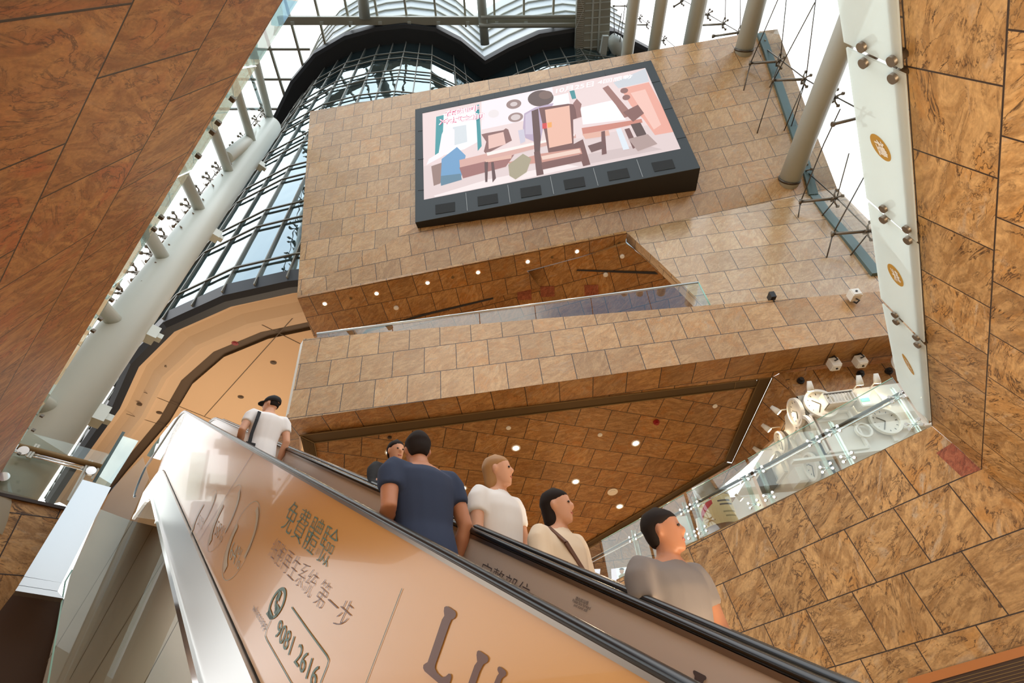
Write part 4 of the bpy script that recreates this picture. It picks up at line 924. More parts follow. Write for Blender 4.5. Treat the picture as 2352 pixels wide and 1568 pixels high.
stext('在咖啡', (216, 505), (500, 452), (222, 454), PK); stext('冷掉之前', (170, 572), (543, 512), (178, 518), PK)
stext('10月25日', (1128, 312), (1436, 252), (1134, 268), None); stext('4回感動', (1468, 238), (1752, 186), (1474, 202), None)

# ------------------------------------------------------------------ glass balustrade of the balcony
HB = unit(np.cross(P_BD.n, UP)); HB = HB if HB[0] > 0 else -HB
P_BG = Plane(P_BD.at((1500, 714)) + DY * 0.25, unit(np.array([-HB[1], HB[0], 0])), HB, UP)
bb = empty('balcony_balustrade', P_BG.at((1200, 735))); tag(bb, 'frameless glass balustrade with slim top rail along the stone balcony', 'balustrade')
tops = [(728, 766), (900, 744), (1101, 718), (1228, 702), (1357, 684), (1485, 667), (1604, 648)]; bots = [(724, 786), (902, 764), (1103, 751), (1232, 738), (1363, 728), (1500, 722), (1637, 712)]
for i in range(6):
    a, b, c, d = P_BG.at(tops[i]), P_BG.at(tops[i + 1]), P_BG.at(bots[i + 1]), P_BG.at(bots[i])
    e = (b - a) * 0.006; MB().slab([a + e, b - e, c - e, d + e], DY * 0.02).build('glass_panel', M['glass_rail'], bb)
MB().tube([P_BG.at(tops[0]), P_BG.at(tops[-1])], 0.035, 10).build('top_rail', M['stainless'], bb)
MB().tube([P_BG.at(tops[-1]), P_BG.at(bots[-1])], 0.02, 8).build('end_edge', M['glass_edge'], bb)

# ------------------------------------------------------------------ glass balustrade along the near stone wall
q0, q1 = P_N.at((1345, 1367)), P_N.at((2138, 981)); HN = q1 - q0; HN[2] = 0; HN = unit(HN)
P_NG = Plane(q1 + P_N.n * 0.06, unit(np.array([-HN[1], HN[0], 0])), HN, UP)
nb = empty('floor_balustrade', P_NG.at((1800, 1150))); tag(nb, 'frameless glass balustrade on the near stone wall, shop display seen through it', 'balustrade')
GH = 1.06
def ngp(px): return P_NG.at((px, 981 + (2138 - px) * 0.4868 - 1))
for a, b in ((1400, 1500), (1506, 1602), (1609, 1755), (1762, 1929), (1936, 2128)):
    A_, B_ = ngp(a), ngp(b); MB().slab([A_, B_, B_ + UP * GH, A_ + UP * GH], P_N.n * 0.015).build('glass_panel', M['glass_rail'], nb)
    MB().tube([A_ + UP * GH, B_ + UP * GH], 0.008, 6).build('panel_edge', M['glass_edge'], nb)
RLo = P_N.n * 0.16
MB().tube([ngp(1345) + RLo + UP * 0.80, ngp(2128) + RLo + UP * 0.80], 0.032, 12).build('handrail', M['rail_dark'], nb)
MB().tube([ngp(1345) + RLo * 0.5 + UP * 0.70, ngp(2128) + RLo * 0.5 + UP * 0.70], 0.018, 10).build('lower_rail', M['chrome'], nb)
for px in (1594, 1618, 1738, 1774, 1908, 1957, 2112, 1470):
    A_ = ngp(px); MB().slab([A_ - HN * 0.02, A_ + HN * 0.02, A_ + HN * 0.02 + UP * 0.92, A_ - HN * 0.02 + UP * 0.92], P_N.n * 0.14).build('glass_fin', M['glass_fin'], nb)
    for z_ in (0.16, 0.72):
        c = A_ + UP * z_; m_ = MB()
        for sx, sz in ((1, 1), (1, -1), (-1, 1), (-1, -1)): m_.tube([c + P_N.n * 0.04, c + HN * 0.10 * sx + UP * 0.05 * sz], 0.012, 6); m_.disc(c + HN * 0.10 * sx + UP * 0.05 * sz - P_N.n * 0.02, P_N.n, 0.028, 0.04, 10)
        m_.build('clamp', M['chrome'], nb)
MB().bar(ngp(1400) - UP * 0.015, ngp(2130) - UP * 0.015, 0.05, 0.03, UP).build('base_trim', M['bronze'], nb)

# ------------------------------------------------------------------ frosted glass signs along the right stone wall
P_FR = P_R.shift(0.10)
fr_l = ['topmost frosted glass panel beside the right stone wall, cut by the picture edge', 'frosted glass panel with a gold disc, second from top along the right stone wall',
        'frosted glass panel with a gold disc, third down along the right stone wall', 'lowest frosted glass panel with a slim gold disc, at the corner above the balustrade']
fq = [[(1893, -200), (1938, 97), (2070, 158), (2046, -200)], [(1943, 110), (2077, 172), (2105, 556), (1990, 455)], [(1993, 466), (2107, 563), (2122, 786), (2023, 685)], [(2026, 698), (2124, 796), (2137, 968), (2106, 942), (2061, 873)]]
sig = [None, ('禮', (2024, 338), (2011, 307), (2045, 347)), ('樂', (2058, 631), (2048, 606), (2074, 640)), ('坊', (2087, 836), (2076, 813), (2096, 845))]
bolts = [[(1982, 106), (2052, 138)], [(1986, 143), (2054, 178), (2031, 478)], [(2031, 503), (2085, 525), (2087, 551), (2057, 722)], [(2060, 738), (2106, 774), (2109, 791)]]
for i in range(4):
    r_ = empty('frosted_panel', P_FR.at(fq[i][1])); tag(r_, fr_l[i], 'glass panel', 'frosted glass panels')
    MB().slab(pix(P_FR, fq[i]), -P_R.n * (1 if P_R.P @ P_R.n < 0 else -1) * 0.018).build('glass_sheet', M['frost'], r_)
    if sig[i]:
        s_, c, t_, e_ = sig[i]; dsc = ell_on(P_FR, c, t_, e_, M['gold'], r_, 'sign_disc', 0, 1, 0, 0.008)
        tx = lambda a, b: (c[0] + (t_[0] - c[0]) * a + (e_[0] - c[0]) * b, c[1] + (t_[1] - c[1]) * a + (e_[1] - c[1]) * b)
        text_on(s_, P_FR, tx(0.62, -0.42) if i != 3 else tx(0.6, -0.4), tx(-0.62, -0.42), tx(0.62, 0.62), M['white_paint'], dsc, out=0.012, bold=0.02)
    for b in bolts[i]:
        p = P_FR.at(b); k_ = -unit(p); nR_ = P_R.n if P_R.n @ (-p) > 0 else -P_R.n
        MB().tube([p - nR_ * 0.10, p + nR_ * 0.03], 0.05, 14).build('standoff', M['fitting'], r_)
qa, qb = P_R.at((2064, 0)), P_R.at((2137, 968)); nR_ = P_R.n if P_R.n @ (-qa) > 0 else -P_R.n
hr = empty('steel_handrail', qb + UP * 0.9); tag(hr, 'steel handrail seen as a shadow behind the frosted glass panels', 'handrail')
MB().tube([qa - nR_ * 0.28 + UP * 0.62 - (qb - qa) * 0.2, qb - nR_ * 0.28 + UP * 0.62], 0.05, 10).build('rail', M['dark_steel'], hr)
for f in (0.1, 0.45, 0.72): p = qa + (qb - qa) * f; MB().tube([p - nR_ * 0.28 + UP * 0.62, p - nR_ * 0.15], 0.04, 8).build('post', M['dark_steel'], hr)
structure('trim_10', MB().bar(qa + nR_ * 0.015 - (qb - qa) * 0.25, qb + nR_ * 0.015, 0.03, 0.05, nR_).build('trim_10', M['chrome']))

# ------------------------------------------------------------------ glass along the left stone wall and at the landing
nL_ = P_L.n if P_L.n @ (-P_L.P) > 0 else -P_L.n
P_LGl = P_L.shift(-0.03)
gl = empty('left_balustrade', P_LGl.at((325, 545))); tag(gl, 'thin strip of pale green balustrade glass along the edge of the left stone wall', 'balustrade')
for a, b in ((-0.2, 0.14), (0.145, 0.37), (0.375, 0.60), (0.605, 0.80), (0.805, 1.0)):
    e0 = (650, 0); e1_ = (0, 1090); i0, i1 = (686, 0), (24, 1052)
    ln = lambda p, q, f: (p[0] + (q[0] - p[0]) * f, p[1] + (q[1] - p[1]) * f)
    MB().slab(pix(P_LGl, [ln(e0, e1_, a), ln(i0, i1, a), ln(i0, i1, b), ln(e0, e1_, b)]), -nL_ * 0.015).build('glass_panel', M['glass_strip'], gl)
for f in (0.20, 0.25, 0.27, 0.32, 0.45, 0.475, 0.60, 0.625, 0.665, 0.69, 0.87, 0.90, 0.95):
    p = P_LGl.at((650 + (0 - 650) * f + 7, 1090 * f + 4)); MB().box(p + nL_ * 0.03, unit(P_L.r1) * 0.022, nL_ * 0.022, unit(P_L.r2) * 0.018).build('clamp', M['dark_steel'], gl)
P_MG = P_M.shift(0.05)
ml_ = empty('landing_balustrade', P_MG.at((100, 1090))); tag(ml_, 'clear glass balustrade with double rail above the small stone wall at lower left', 'balustrade')
MB().slab(pix(P_MG, [(-20, 1118), (40, 985), (252, 1042), (158, 1166)]), Hh * 0.015).build('glass_panel', M['glass_rail'], ml_)
P_MR = P_M.shift(0.12)
for a, b, r_, m_ in (((20, 1018), (232, 1072), 0.05, 'bronze'), ((30, 1030), (215, 1077), 0.02, 'chrome'), ((30, 1036), (200, 1080), 0.02, 'chrome')): MB().tube([P_MR.at(a), P_MR.at(b)], r_, 10).build('rail', M[m_], ml_)
for a, b in (((84, 1020), (62, 1050)), ((90, 1022), (68, 1052)), ((206, 1056), (155, 1150)), ((212, 1058), (160, 1152)), ((246, 1045), (210, 1100))): MB().bar(P_MR.at(a), P_MR.at(b), 0.03, 0.05, Hh).build('fin', M['white_steel'], ml_)
for p in ((53, 1037), (208, 1083), (8, 1097)): MB().disc(P_MR.at(p), -Hh, 0.075, 0.06, 16).build('clamp_disc', M['chrome'], ml_)
structure('trim_11', MB().bar(P_M.shift(0.03).at((-20, 1131)), P_M.shift(0.03).at((152, 1168)), 0.05, 0.05, Hh).build('trim_11', M['stone_warm']))
# timber rail and ribbed strip at the foot of the near wall
wr = empty('timber_rail', P_N.shift(0.12).at((2200, 1525))); tag(wr, 'orange timber rail at the foot of the near stone wall, bottom right corner', 'rail')
MB().slab(pix(P_N.shift(0.1), [(2085, 1558), (2352, 1482), (2352, 1506), (2110, 1575), (2085, 1590)]), P_N.n * 0.05).build('plank', M['wood'], wr)
MB().slab(pix(P_N.shift(0.08), [(2110, 1574), (2352, 1505), (2352, 1600), (2110, 1640)]), P_N.n * 0.05).build('ribbed_strip', M['dark_brown'], wr)
for k in range(6): pline(P_N.shift(0.085), [(2140, 1575 + k * 8), (2400, 1503 + k * 9)], 0.008, 'rib', M['bronze'], wr)

# ------------------------------------------------------------------ white shop display behind the balustrade
P_KA = P_F2.shift(0.30); kc = P_KA.at((1831, 909)); KX = unit(np.array([P_KA.r1[0], P_KA.r1[1], 0]))
P_KA = Plane(kc, unit(np.array([KX[1], -KX[0], 0])), KX, UP)
P_KB = Plane(kc, KX, DY, UP); kend = P_KA.at((2160, 878))
kd = empty('display_kiosk', kc - UP * 3.8); tag(kd, 'white shop display walls hung with white clocks behind the near glass balustrade', 'shop display')
k_top = kc.copy(); kb_ = kc - UP * 4.2; kr = kc + KX * float((kend - kc) @ KX)
MB().slab([kc, kr, kr - UP * 4.2, kb_], DY * 0.15).build('front_wall', M['white_paint'], kd)
MB().slab([kc, kc + DY * 8.5, kb_ + DY * 8.5, kb_], KX * 0.15).build('side_wall', M['white_paint'], kd)
fa, fb = P_KA.shift(0.06), P_KB.shift(0.06)
nA = P_KA.n if P_KA.n @ (-kc) > 0 else -P_KA.n; nB = P_KB.n if P_KB.n @ (-kc) > 0 else -P_KB.n
def panel_on(pl, n_, pts, m, name, th=0.05): return MB().slab(pix(pl, pts), -n_ * th).build(name, m, kd)
# shelf dividers and shallow frames
def frame_on(pl, n_, c, w, h_, rx, name='picture_frame', fw=0.05):
    o = pl.at(c); m_ = MB()
    for s_ in (-1, 1): m_.box(o + rx * w / 2 * s_, rx * fw / 2, UP * h_ / 2, n_ * 0.05); m_.box(o + UP * h_ / 2 * s_, rx * w / 2, UP * fw / 2, n_ * 0.05)
    return m_.build(name, M['white_paint'])
for (c, w, h_, lab) in (((1925, 990), 0.95, 1.0, 'large empty white picture frame below the basket on the front display wall'), ((2085, 945), 0.7, 0.8, 'small white frame near the balustrade corner on the front display wall')):
    tag(frame_on(fa, nA, c, w, h_, KX), lab, 'picture frame')
for (c, w, h_, lab) in (((1833, 1012), 0.6, 0.45, 'small white frame between round pieces on the side display wall'), ((1785, 1075), 0.9, 0.6, 'wide white frame at the far end of the side display wall')):
    tag(frame_on(fb, nB, c, w, h_, DY), lab, 'picture frame')
for x in (2005, 2062): panel_on(fa, nA, [(x, 905), (x + 8, 904), (x + 60, 1010), (x + 50, 1012)], M['white_paint'], 'divider', 0.12)
for y in (0.0, 1.1, 2.2): MB().box(kc + KX * 1.0 - UP * (1.75 + y) + nA * 0.10, KX * 1.9, nA * 0.10, UP * 0.025).build('shelf', M['white_paint'], kd)
for y in (0.9, 2.0): MB().box(kc + DY * 3.2 - UP * (1.4 + y) + nB * 0.10, DY * 3.1, nB * 0.10, UP * 0.025).build('shelf', M['white_paint'], kd)
def clock(pl, n_, c, r, lab, hands=True, mid=None):
    o = pl.at(c); t = empty('wall_clock', o); tag(t, lab, 'clock', 'white clocks on the display walls')
    MB().ring(o, n_, r, r * 0.16, 0.09, 36).build('rim', M['white_plastic'], t)
    MB().disc(o, n_, r * 0.9, 0.02, 32).build('face', mid or M['white_paint'], t)
    x = np.cross(n_, UP)
    if hands:
        for a, l in ((0.9, 0.55), (2.6, 0.72)): MB().bar(o + n_ * 0.03, o + n_ * 0.03 + (x * math.sin(a) + UP * math.cos(a)) * r * l, r * 0.05, 0.01, n_).build('hand', M['dark_steel'], t)
        mk = MB()
        for k in range(12):
            a = math.pi * k / 6; d = x * math.sin(a) + UP * math.cos(a); mk.bar(o + n_ * 0.024 + d * r * 0.66, o + n_ * 0.024 + d * r * 0.78, r * 0.04, 0.006, n_)
        mk.build('hour_marks', M['grille'], t)
    return t
clock(fa, nA, (1884, 929), 0.40, 'big white wall clock under the corner spot lamp of the front display')
clock(fa, nA, (2032, 968), 0.36, 'white wall clock seen behind the dark handrail on the front display')
clock(fb, nB, (1832, 946), 0.37, 'tall-looking white round clock nearest the corner on the side display')
clock(fb, nB, (1797, 1014), 0.30, 'white round clock below the second lamp on the side display')
clock(fb, nB, (1868, 1070), 0.34, 'white cut-out clock low on the side display behind the glass')
def ringo(pl, n_, c, r, lab):
    tag(MB().ring(pl.at(c), n_, r, r * 0.22, 0.08, 32).build('ring_mirror', M['white_plastic']), lab, 'mirror')
ringo(fa, nA, (1982, 990), 0.19, 'small empty white ring beside the large frame on the front display')
ringo(fb, nB, (1856, 986), 0.36, 'round white-rimmed mirror under the corner clock on the side display')
o = fa.at((1924, 936)); bk_ = empty('wire_basket', o); tag(bk_, 'white wire basket with handle holes on the front display', 'basket')
MB().box(o + nA * 0.14, KX * 0.34, nA * 0.16, UP * 0.02).box(o + nA * 0.14 - KX * 0.34 + UP * 0.14, KX * 0.02, nA * 0.16, UP * 0.16).box(o + nA * 0.14 + KX * 0.34 + UP * 0.14, KX * 0.02, nA * 0.16, UP * 0.16).build('tray', M['white_plastic'], bk_)
for k in range(9): MB().bar(o + nA * 0.30 + KX * (-0.32 + 0.08 * k), o + nA * 0.30 + KX * (-0.32 + 0.08 * k) + UP * 0.24, 0.02, 0.02, nA).build('wire', M['white_plastic'], bk_)
MB().box(o + nA * 0.30 + UP * 0.25, KX * 0.34, nA * 0.015, UP * 0.015).build('rim', M['dark_steel'], bk_)
o = fa.at((1985, 925)); tb_ = empty('open_box', o); tag(tb_, 'small open white box with a teal slip inside, right of the basket', 'box')
MB().box(o + nA * 0.12 - KX * 0.25, KX * 0.02, nA * 0.14, UP * 0.2).box(o + nA * 0.12 + KX * 0.25, KX * 0.02, nA * 0.14, UP * 0.2).box(o + nA * 0.12 - UP * 0.2, KX * 0.26, nA * 0.14, UP * 0.02).build('case', M['white_paint'], tb_)
MB().box(o + nA * 0.16 - KX * 0.05, KX * 0.10, nA * 0.02, UP * 0.05).build('slip', mat('teal card', srgb(120, 220, 205), 0.5), tb_)
o = fb.at((1843, 1096)); tag(MB().box(o + nB * 0.1, DY * 0.3, nB * 0.12, UP * 0.18).box(o + nB * 0.1 + UP * 0.19, DY * 0.2, nB * 0.1, UP * 0.02).build('storage_box', M['white_plastic']), 'plain white storage box low on the side display', 'box')
o = fb.at((1770, 1105)); tag(MB().box(o + nB * 0.1, DY * 0.4, nB * 0.12, UP * 0.25).build('dark_case', M['dark_steel']), 'dark boxy case at the far low end of the side display', 'box')
def spot(pl, n_, c, lab, e=30):
    o = pl.at(c); t = empty('spot_lamp', o); tag(t, lab, 'lamp', 'small spot lamps over the display')
    b = o + n_ * 0.34; MB().tube([o - n_ * 0.05, b], 0.015, 6).build('arm', M['white_plastic'], t)
    d = unit(-UP * 0.9 - n_ * 0.6); MB().tube([b - d * 0.16, b - d * 0.02, b + d * 0.08], [0.05, 0.075, 0.085], 14).build('lamp_shade', M['white_plastic'], t)
    MB().disc(b + d * 0.081, d, 0.068, 0.01, 16).build('bulb', M['lamp'], t)
    l = bpy.data.lights.new('spot_light', 'SPOT'); l.energy = e; l.color = (1, 0.85, 0.66); l.spot_size = math.radians(110); l.spot_blend = 0.6; l.shadow_soft_size = 0.05
    lo = bpy.data.objects.new('spot_light', l); COL.objects.link(lo); lo.location = wv(b + d * 0.12); lo.rotation_euler = Vector(d).to_track_quat('-Z', 'Y').to_euler(); lo.parent = t; lo.matrix_parent_inverse = t.matrix_world.inverted()
spot(fa, nA, (1850, 906), 'white spot lamp above the big clock at the display corner', 14)
spot(fa, nA, (1961, 893), 'white spot lamp in the middle of the front display top', 14)
spot(fa, nA, (2000, 889), 'white spot lamp at the handrail end of the front display top', 14)
spot(fa, nA, (2093, 800), 'added spot lamp standing in for a reflection in the lowest frosted panel', 10)  # added lamp stands where the glass mirrors a lit one
spot(fb, nB, (1813, 939), 'spot lamp nearest the corner along the side display', 10)
spot(fb, nB, (1790, 980), 'second spot lamp from the corner along the side display', 10)
spot(fb, nB, (1768, 1032), 'third spot lamp from the corner along the side display', 10)
spot(fb, nB, (1722, 1140), 'farthest spot lamp along the side display, beside the pillar', 8)
clock(P_KA.shift(0.1), nA, (2089, 838), 0.42, 'added pale clock standing in for a reflection in the lowest frosted panel')  # added clock takes the place of one mirrored in the glass

# wrapped pillar, posters and lit screens beyond the balustrade
pc = ray((1652, 1190)); pc = pc * (18.6 / math.hypot(pc[0], pc[1])); pcx = np.array([pc[0], pc[1], 0])
pl_ = empty('wrapped_pillar', pcx + UP * 2.85); tag(pl_, 'round pillar wrapped in a cream label with a red slash, seen through the balustrade', 'pillar')
pr = 0.56
MB().tube([pcx + UP * 2.85, pcx + UP * 5.2], pr, 32).build('lower_wrap', mat('brown pillar wrap', srgb(150, 110, 74), 0.3), pl_)
MB().tube([pcx + UP * 5.2, pcx + UP * 6.6], pr, 32).build('upper_wrap', mat('grey pillar wrap', srgb(150, 142, 128), 0.3), pl_)
def wrap(a0, a1, z00, z01, z10, z11, m, name, rr):
    mb = MB(); n = 14
    for k in range(n):
        qs = []
        for (f, top) in ((k / n, 0), ((k + 1) / n, 0), ((k + 1) / n, 1), (k / n, 1)):
            a = math.radians(a0 + (a1 - a0) * f); z = (z00 + (z10 - z00) * f) if not top else (z01 + (z11 - z01) * f)
            qs.append(pcx + np.array([math.cos(a), math.sin(a), 0]) * rr + UP * z)
        mb.face(qs)
    return mb.build(name, m, pl_)
fa_ = math.degrees(math.atan2(-pc[1], -pc[0]))
zb_, zt_ = ray((1660, 1200))[2] / math.hypot(*ray((1660, 1200))[:2]) * 18.05, ray((1635, 1136))[2] / math.hypot(*ray((1635, 1136))[:2]) * 18.05
wrap(fa_ - 95, fa_ + 95, zb_, zt_, zb_, zt_, mat('cream label', srgb(232, 222, 180), 0.3), 'label', pr + 0.006)
wrap(fa_ - 80, fa_ - 5, zb_ + 0.22, zb_ + 0.40, zt_ - 0.28, zt_ - 0.06, mat('red label print', srgb(196, 40, 64), 0.3), 'red_slash', pr + 0.010)
for k, (a, b, z) in enumerate(((12, 60, 0.75), (16, 66, 0.62), (20, 70, 0.35), (24, 72, 0.20))): wrap(fa_ + a, fa_ + b, zb_ + z * 0.9, zb_ + z * 0.9 + 0.05, zb_ + z * 0.9 + 0.03, zb_ + z * 0.9 + 0.08, M['ink_grey'] if k < 2 else M['ink_teal'], 'label_print', pr + 0.010)
for k, (z, w_) in enumerate(((0.13, 40), (0.22, 30))): wrap(fa_ - 52, fa_ - 52 + w_, zb_ + z, zb_ + z + 0.035, zb_ + z, zb_ + z + 0.035, M['ink_teal2'], 'label_print', pr + 0.010)
def upright(y): return Plane(np.array([0, y, 0]), np.array([0, 1.0, 0]), np.array([1.0, 0, 0]), UP)
PU = upright(13.2)
tag(MB().slab(pix(PU, [(1546, 1244), (1556, 1186), (1578, 1184), (1598, 1240), (1506, 1285), (1545, 1252)]), DY * 0.06).build('poster_board', M['white_paint']), 'tall white angled poster board beyond the balustrade, left of the pillar', 'board')
tag(MB().slab(pix(PU, [(1599, 1190), (1608, 1187), (1624, 1222), (1607, 1236)]), DY * 0.06).build('poster_board', M['white_paint']), 'narrow white poster board between the wrapped pillar and the taller board', 'board')
PU2 = upright(14.0); SCR = mat('lit advert', (0.05, 0.05, 0.05), 0.5, 0, srgb(236, 236, 240), 1.0)
for pts, lab in ((((1404, 1306), (1455, 1300), (1458, 1314), (1406, 1339)), 'lit white advert screen with a portrait, seen past the end of the balustrade'), (((1346, 1307), (1379, 1306), (1377, 1323), (1362, 1320)), 'smaller lit white advert screen left of the portrait screen')):
    o = empty('advert_screen', PU2.at(pts[0])); tag(o, lab, 'screen'); MB().slab(pix(PU2, pts), DY * 0.08).build('display', SCR, o)
    if 'portrait' in lab and pts[0][0] > 1400:
        f_ = PU2.shift(0.02); ell_on(f_, (1428, 1311), (1428, 1304.5), (1433, 1311), M['skin'], o, 'portrait'); ell_on(f_, (1428, 1308), (1428, 1304), (1434, 1308), M['hair_dark'], o, 'portrait', 0.75, 1.25, 0, 0.006); poly_on(f_, [(1421, 1322), (1428, 1317), (1437, 1316), (1440, 1320), (1422, 1330)], M['ink_teal'], o, 'portrait')

# ------------------------------------------------------------------ recessed lights and small fittings
def downlight(pl, p, r, lab, grp, lens, e, size=120, energy_col=(1, 0.80, 0.55)):
    o = pl.at(p); n_ = pl.n if pl.n[2] < 0 else -pl.n; t = empty('downlight', o); tag(t, lab, 'ceiling light', grp)
    MB().ring(o, n_, r * 1.35, r * 0.4, 0.02, 24).build('trim_ring', M['white_plastic'], t); MB().disc(o, n_, r, 0.008, 20).build('lens', lens, t)
    l = bpy.data.lights.new('lamp_light', 'SPOT'); l.energy = e; l.color = energy_col; l.spot_size = math.radians(size); l.spot_blend = 0.8; l.shadow_soft_size = r
    lo = bpy.data.objects.new('lamp_light', l); COL.objects.link(lo); lo.location = wv(o + n_ * 0.06); lo.rotation_euler = Vector(n_).to_track_quat('-Z', 'Y').to_euler(); lo.parent = t; lo.matrix_parent_inverse = t.matrix_world.inverted()
ordn = 'first second third fourth fifth sixth seventh eighth'.split()
for k, p in enumerate(((746, 697), (865, 673.5), (982, 649), (1098, 625), (1212, 600.5), (1325, 577))):
    downlight(P_S1.shift(0.01), p, 0.065, 'lit recessed downlight in the upper soffit, %s of six from the curtain wall' % ordn[k], 'downlights in the upper soffit', M['lamp'], 90)
for p, lab in (((1185, 1028), 'lit downlight in the hall ceiling near the grille, above the blond passenger'), ((1460, 1017), 'lit downlight in the hall ceiling nearest the red alarm'), ((1063, 1120), 'lit downlight in the hall ceiling beside the navy-shirted man'), ((1322, 1105), 'lit downlight in the middle of the hall ceiling above the dark-haired passenger'),
               ((1202, 1189), 'lit downlight low in the hall ceiling right of the white-shirted woman'), ((1423, 1162), 'lit downlight in the hall ceiling near the sloping grille edge'), ((895, 1038), 'lit downlight in the hall ceiling beside the person with the phone'), ((1305, 1237), 'lit downlight lowest in the hall ceiling behind the dark-haired passenger')):
    downlight(P_C.shift(0.01), p, 0.10, lab, 'downlights in the hall ceiling', M['lamp_big'], 420)
def dot(name, pl, p, r, m, lab, cat, th=0.04, grp=None):
    o = pl.at(p); n_ = pl.n if pl.n @ (-o) > 0 else -pl.n
    t = MB().disc(o, n_, r, th * 0.5, 18).disc(o + n_ * th * 0.5, n_, r * 0.6, th * 0.5, 14).build(name, m); tag(t, lab, cat, grp)
for p, w_ in (((806, 685), 'between the first and second lamps from the curtain wall'), ((1040, 637), 'between the third and fourth lamps from the curtain wall'), ((1268, 590.5), 'between the fifth and sixth lamps from the curtain wall'), ((1422, 559), 'at the pointed end past the last lamp')):
    dot('sprinkler', P_S1.shift(0.004), p, 0.05, M['bronze'], 'sprinkler plate in the upper soffit ' + w_, 'sprinkler')
dot('smoke_detector', P_S1.shift(0.004), (910, 706), 0.09, M['white_plastic'], 'white round smoke detector in the upper soffit under the second course', 'detector', 0.08)
dot('smoke_detector', P_G1.shift(0.004), (1391, 630), 0.09, M['white_plastic'], 'white round detector on the gallery ceiling below the black slot', 'detector', 0.08)
dot('smoke_detector', P_G1.shift(0.004), (1429, 588), 0.08, M['white_plastic'], 'white round detector on the gallery ceiling above the black slot', 'detector', 0.08)
for p, w_ in (((1168, 982), 'above the nearest lit downlight'), ((1378, 998), 'left of the downlight nearest the alarm'), ((1642, 932), 'in the pointed corner by the grilles')):
    dot('sprinkler', P_C.shift(0.006), p, 0.07, M['white_plastic'], 'white sprinkler head in the hall ceiling ' + w_, 'sprinkler')
dot('alarm_sounder', P_C.shift(0.006), (1507, 968), 0.09, M['red'], 'red round alarm sounder on the hall ceiling', 'alarm', 0.10)
dot('ceiling_speaker', P_C.shift(0.006), (1407, 1129), 0.17, M['white_plastic'], 'cream round ceiling speaker, unlit, among the hall downlights', 'speaker', 0.03)
dot('sprinkler', P_C.shift(0.006), (895, 1004), 0.06, M['dark_steel'], 'dark sprinkler head in the hall ceiling near the grille', 'sprinkler')
for p, w_ in (((496, 770), 'nearest the slot at the tower edge'), ((540, 788), 'in dark red, right of the first'), ((628, 832), 'closest to the balcony beam end'), ((386, 842), 'beside the curved slot'), ((553, 911), 'just above the escalator passenger in the cap'), ((321, 928), 'low by the curved slot'), ((366, 947), 'left of the escalator handrail end')):
    dot('sprinkler', hplane(15.195 * W), p, 0.13, M['red'] if p[0] == 540 else M['slot'], 'small ceiling head on the plaster ceiling ' + w_, 'sprinkler')
def flood(p, pl, m, lab, w_=0.24, d_=0.16, loop=True):
    o = pl.at(p); n_ = pl.n if pl.n @ (-o) > 0 else -pl.n; t = empty('flood_camera', o); tag(t, lab, 'camera'); x = unit(np.cross(n_, UP) if abs(n_[2]) < 0.8 else np.array([1.0, 0, 0])); y = unit(np.cross(n_, x))
    MB().box(o + n_ * (d_ + 0.05), x * w_ / 2, n_ * 0.12, y * w_ / 2).box(o + n_ * (d_ + 0.18), x * w_ * 0.42, n_ * 0.02, y * w_ * 0.42).build('body', m, t)
    MB().disc(o + n_ * (d_ + 0.20), n_, w_ * 0.12, 0.02, 12).build('lens', M['black_metal'], t)
    MB().tube([o, o + n_ * d_], 0.035, 8).build('bracket', M['dark_steel'], t)
    if loop: MB().tube([o + n_ * 0.02 + y * 0.02, o + n_ * 0.1 + y * 0.2, o + n_ * 0.25 + y * 0.24, o + n_ * (d_ + 0.02) + y * 0.1], 0.022, 8).build('cable_loop', M['black_metal'], t)
flood((1906, 822), P_B2, M['white_plastic'], 'white box camera with a looped cable under the balcony, left of a similar one')
flood((1965, 816), P_B2, M['white_plastic'], 'white box camera with a looped cable under the balcony, closest to the frosted panels')
flood((1955, 690), P_BD, M['white_plastic'], 'white box camera on top of the balcony near the right end')
bt = P_BD.at((1777, 690)); t = empty('black_camera', bt); tag(t, 'small black box camera standing on the balcony top', 'camera')
MB().box(bt + UP * 0.14, np.array([0.07, 0, 0]), DY * 0.12, UP * 0.10).build('body', M['black_metal'], t); MB().tube([bt - UP * 0.05, bt + UP * 0.1], 0.02, 8).build('bracket', M['black_metal'], t)
for p, w_ in (((1838, 876), 'nearest the bronze grille corner'), ((1975, 860), 'in the middle of the three'), ((2040, 854), 'nearest the frosted panels')):
    dot('wall_spike_light', P_F2.shift(0.01), p, 0.09, M['black_metal'], 'small black fitting on the stone above the shop display, ' + w_, 'fitting', 0.14)

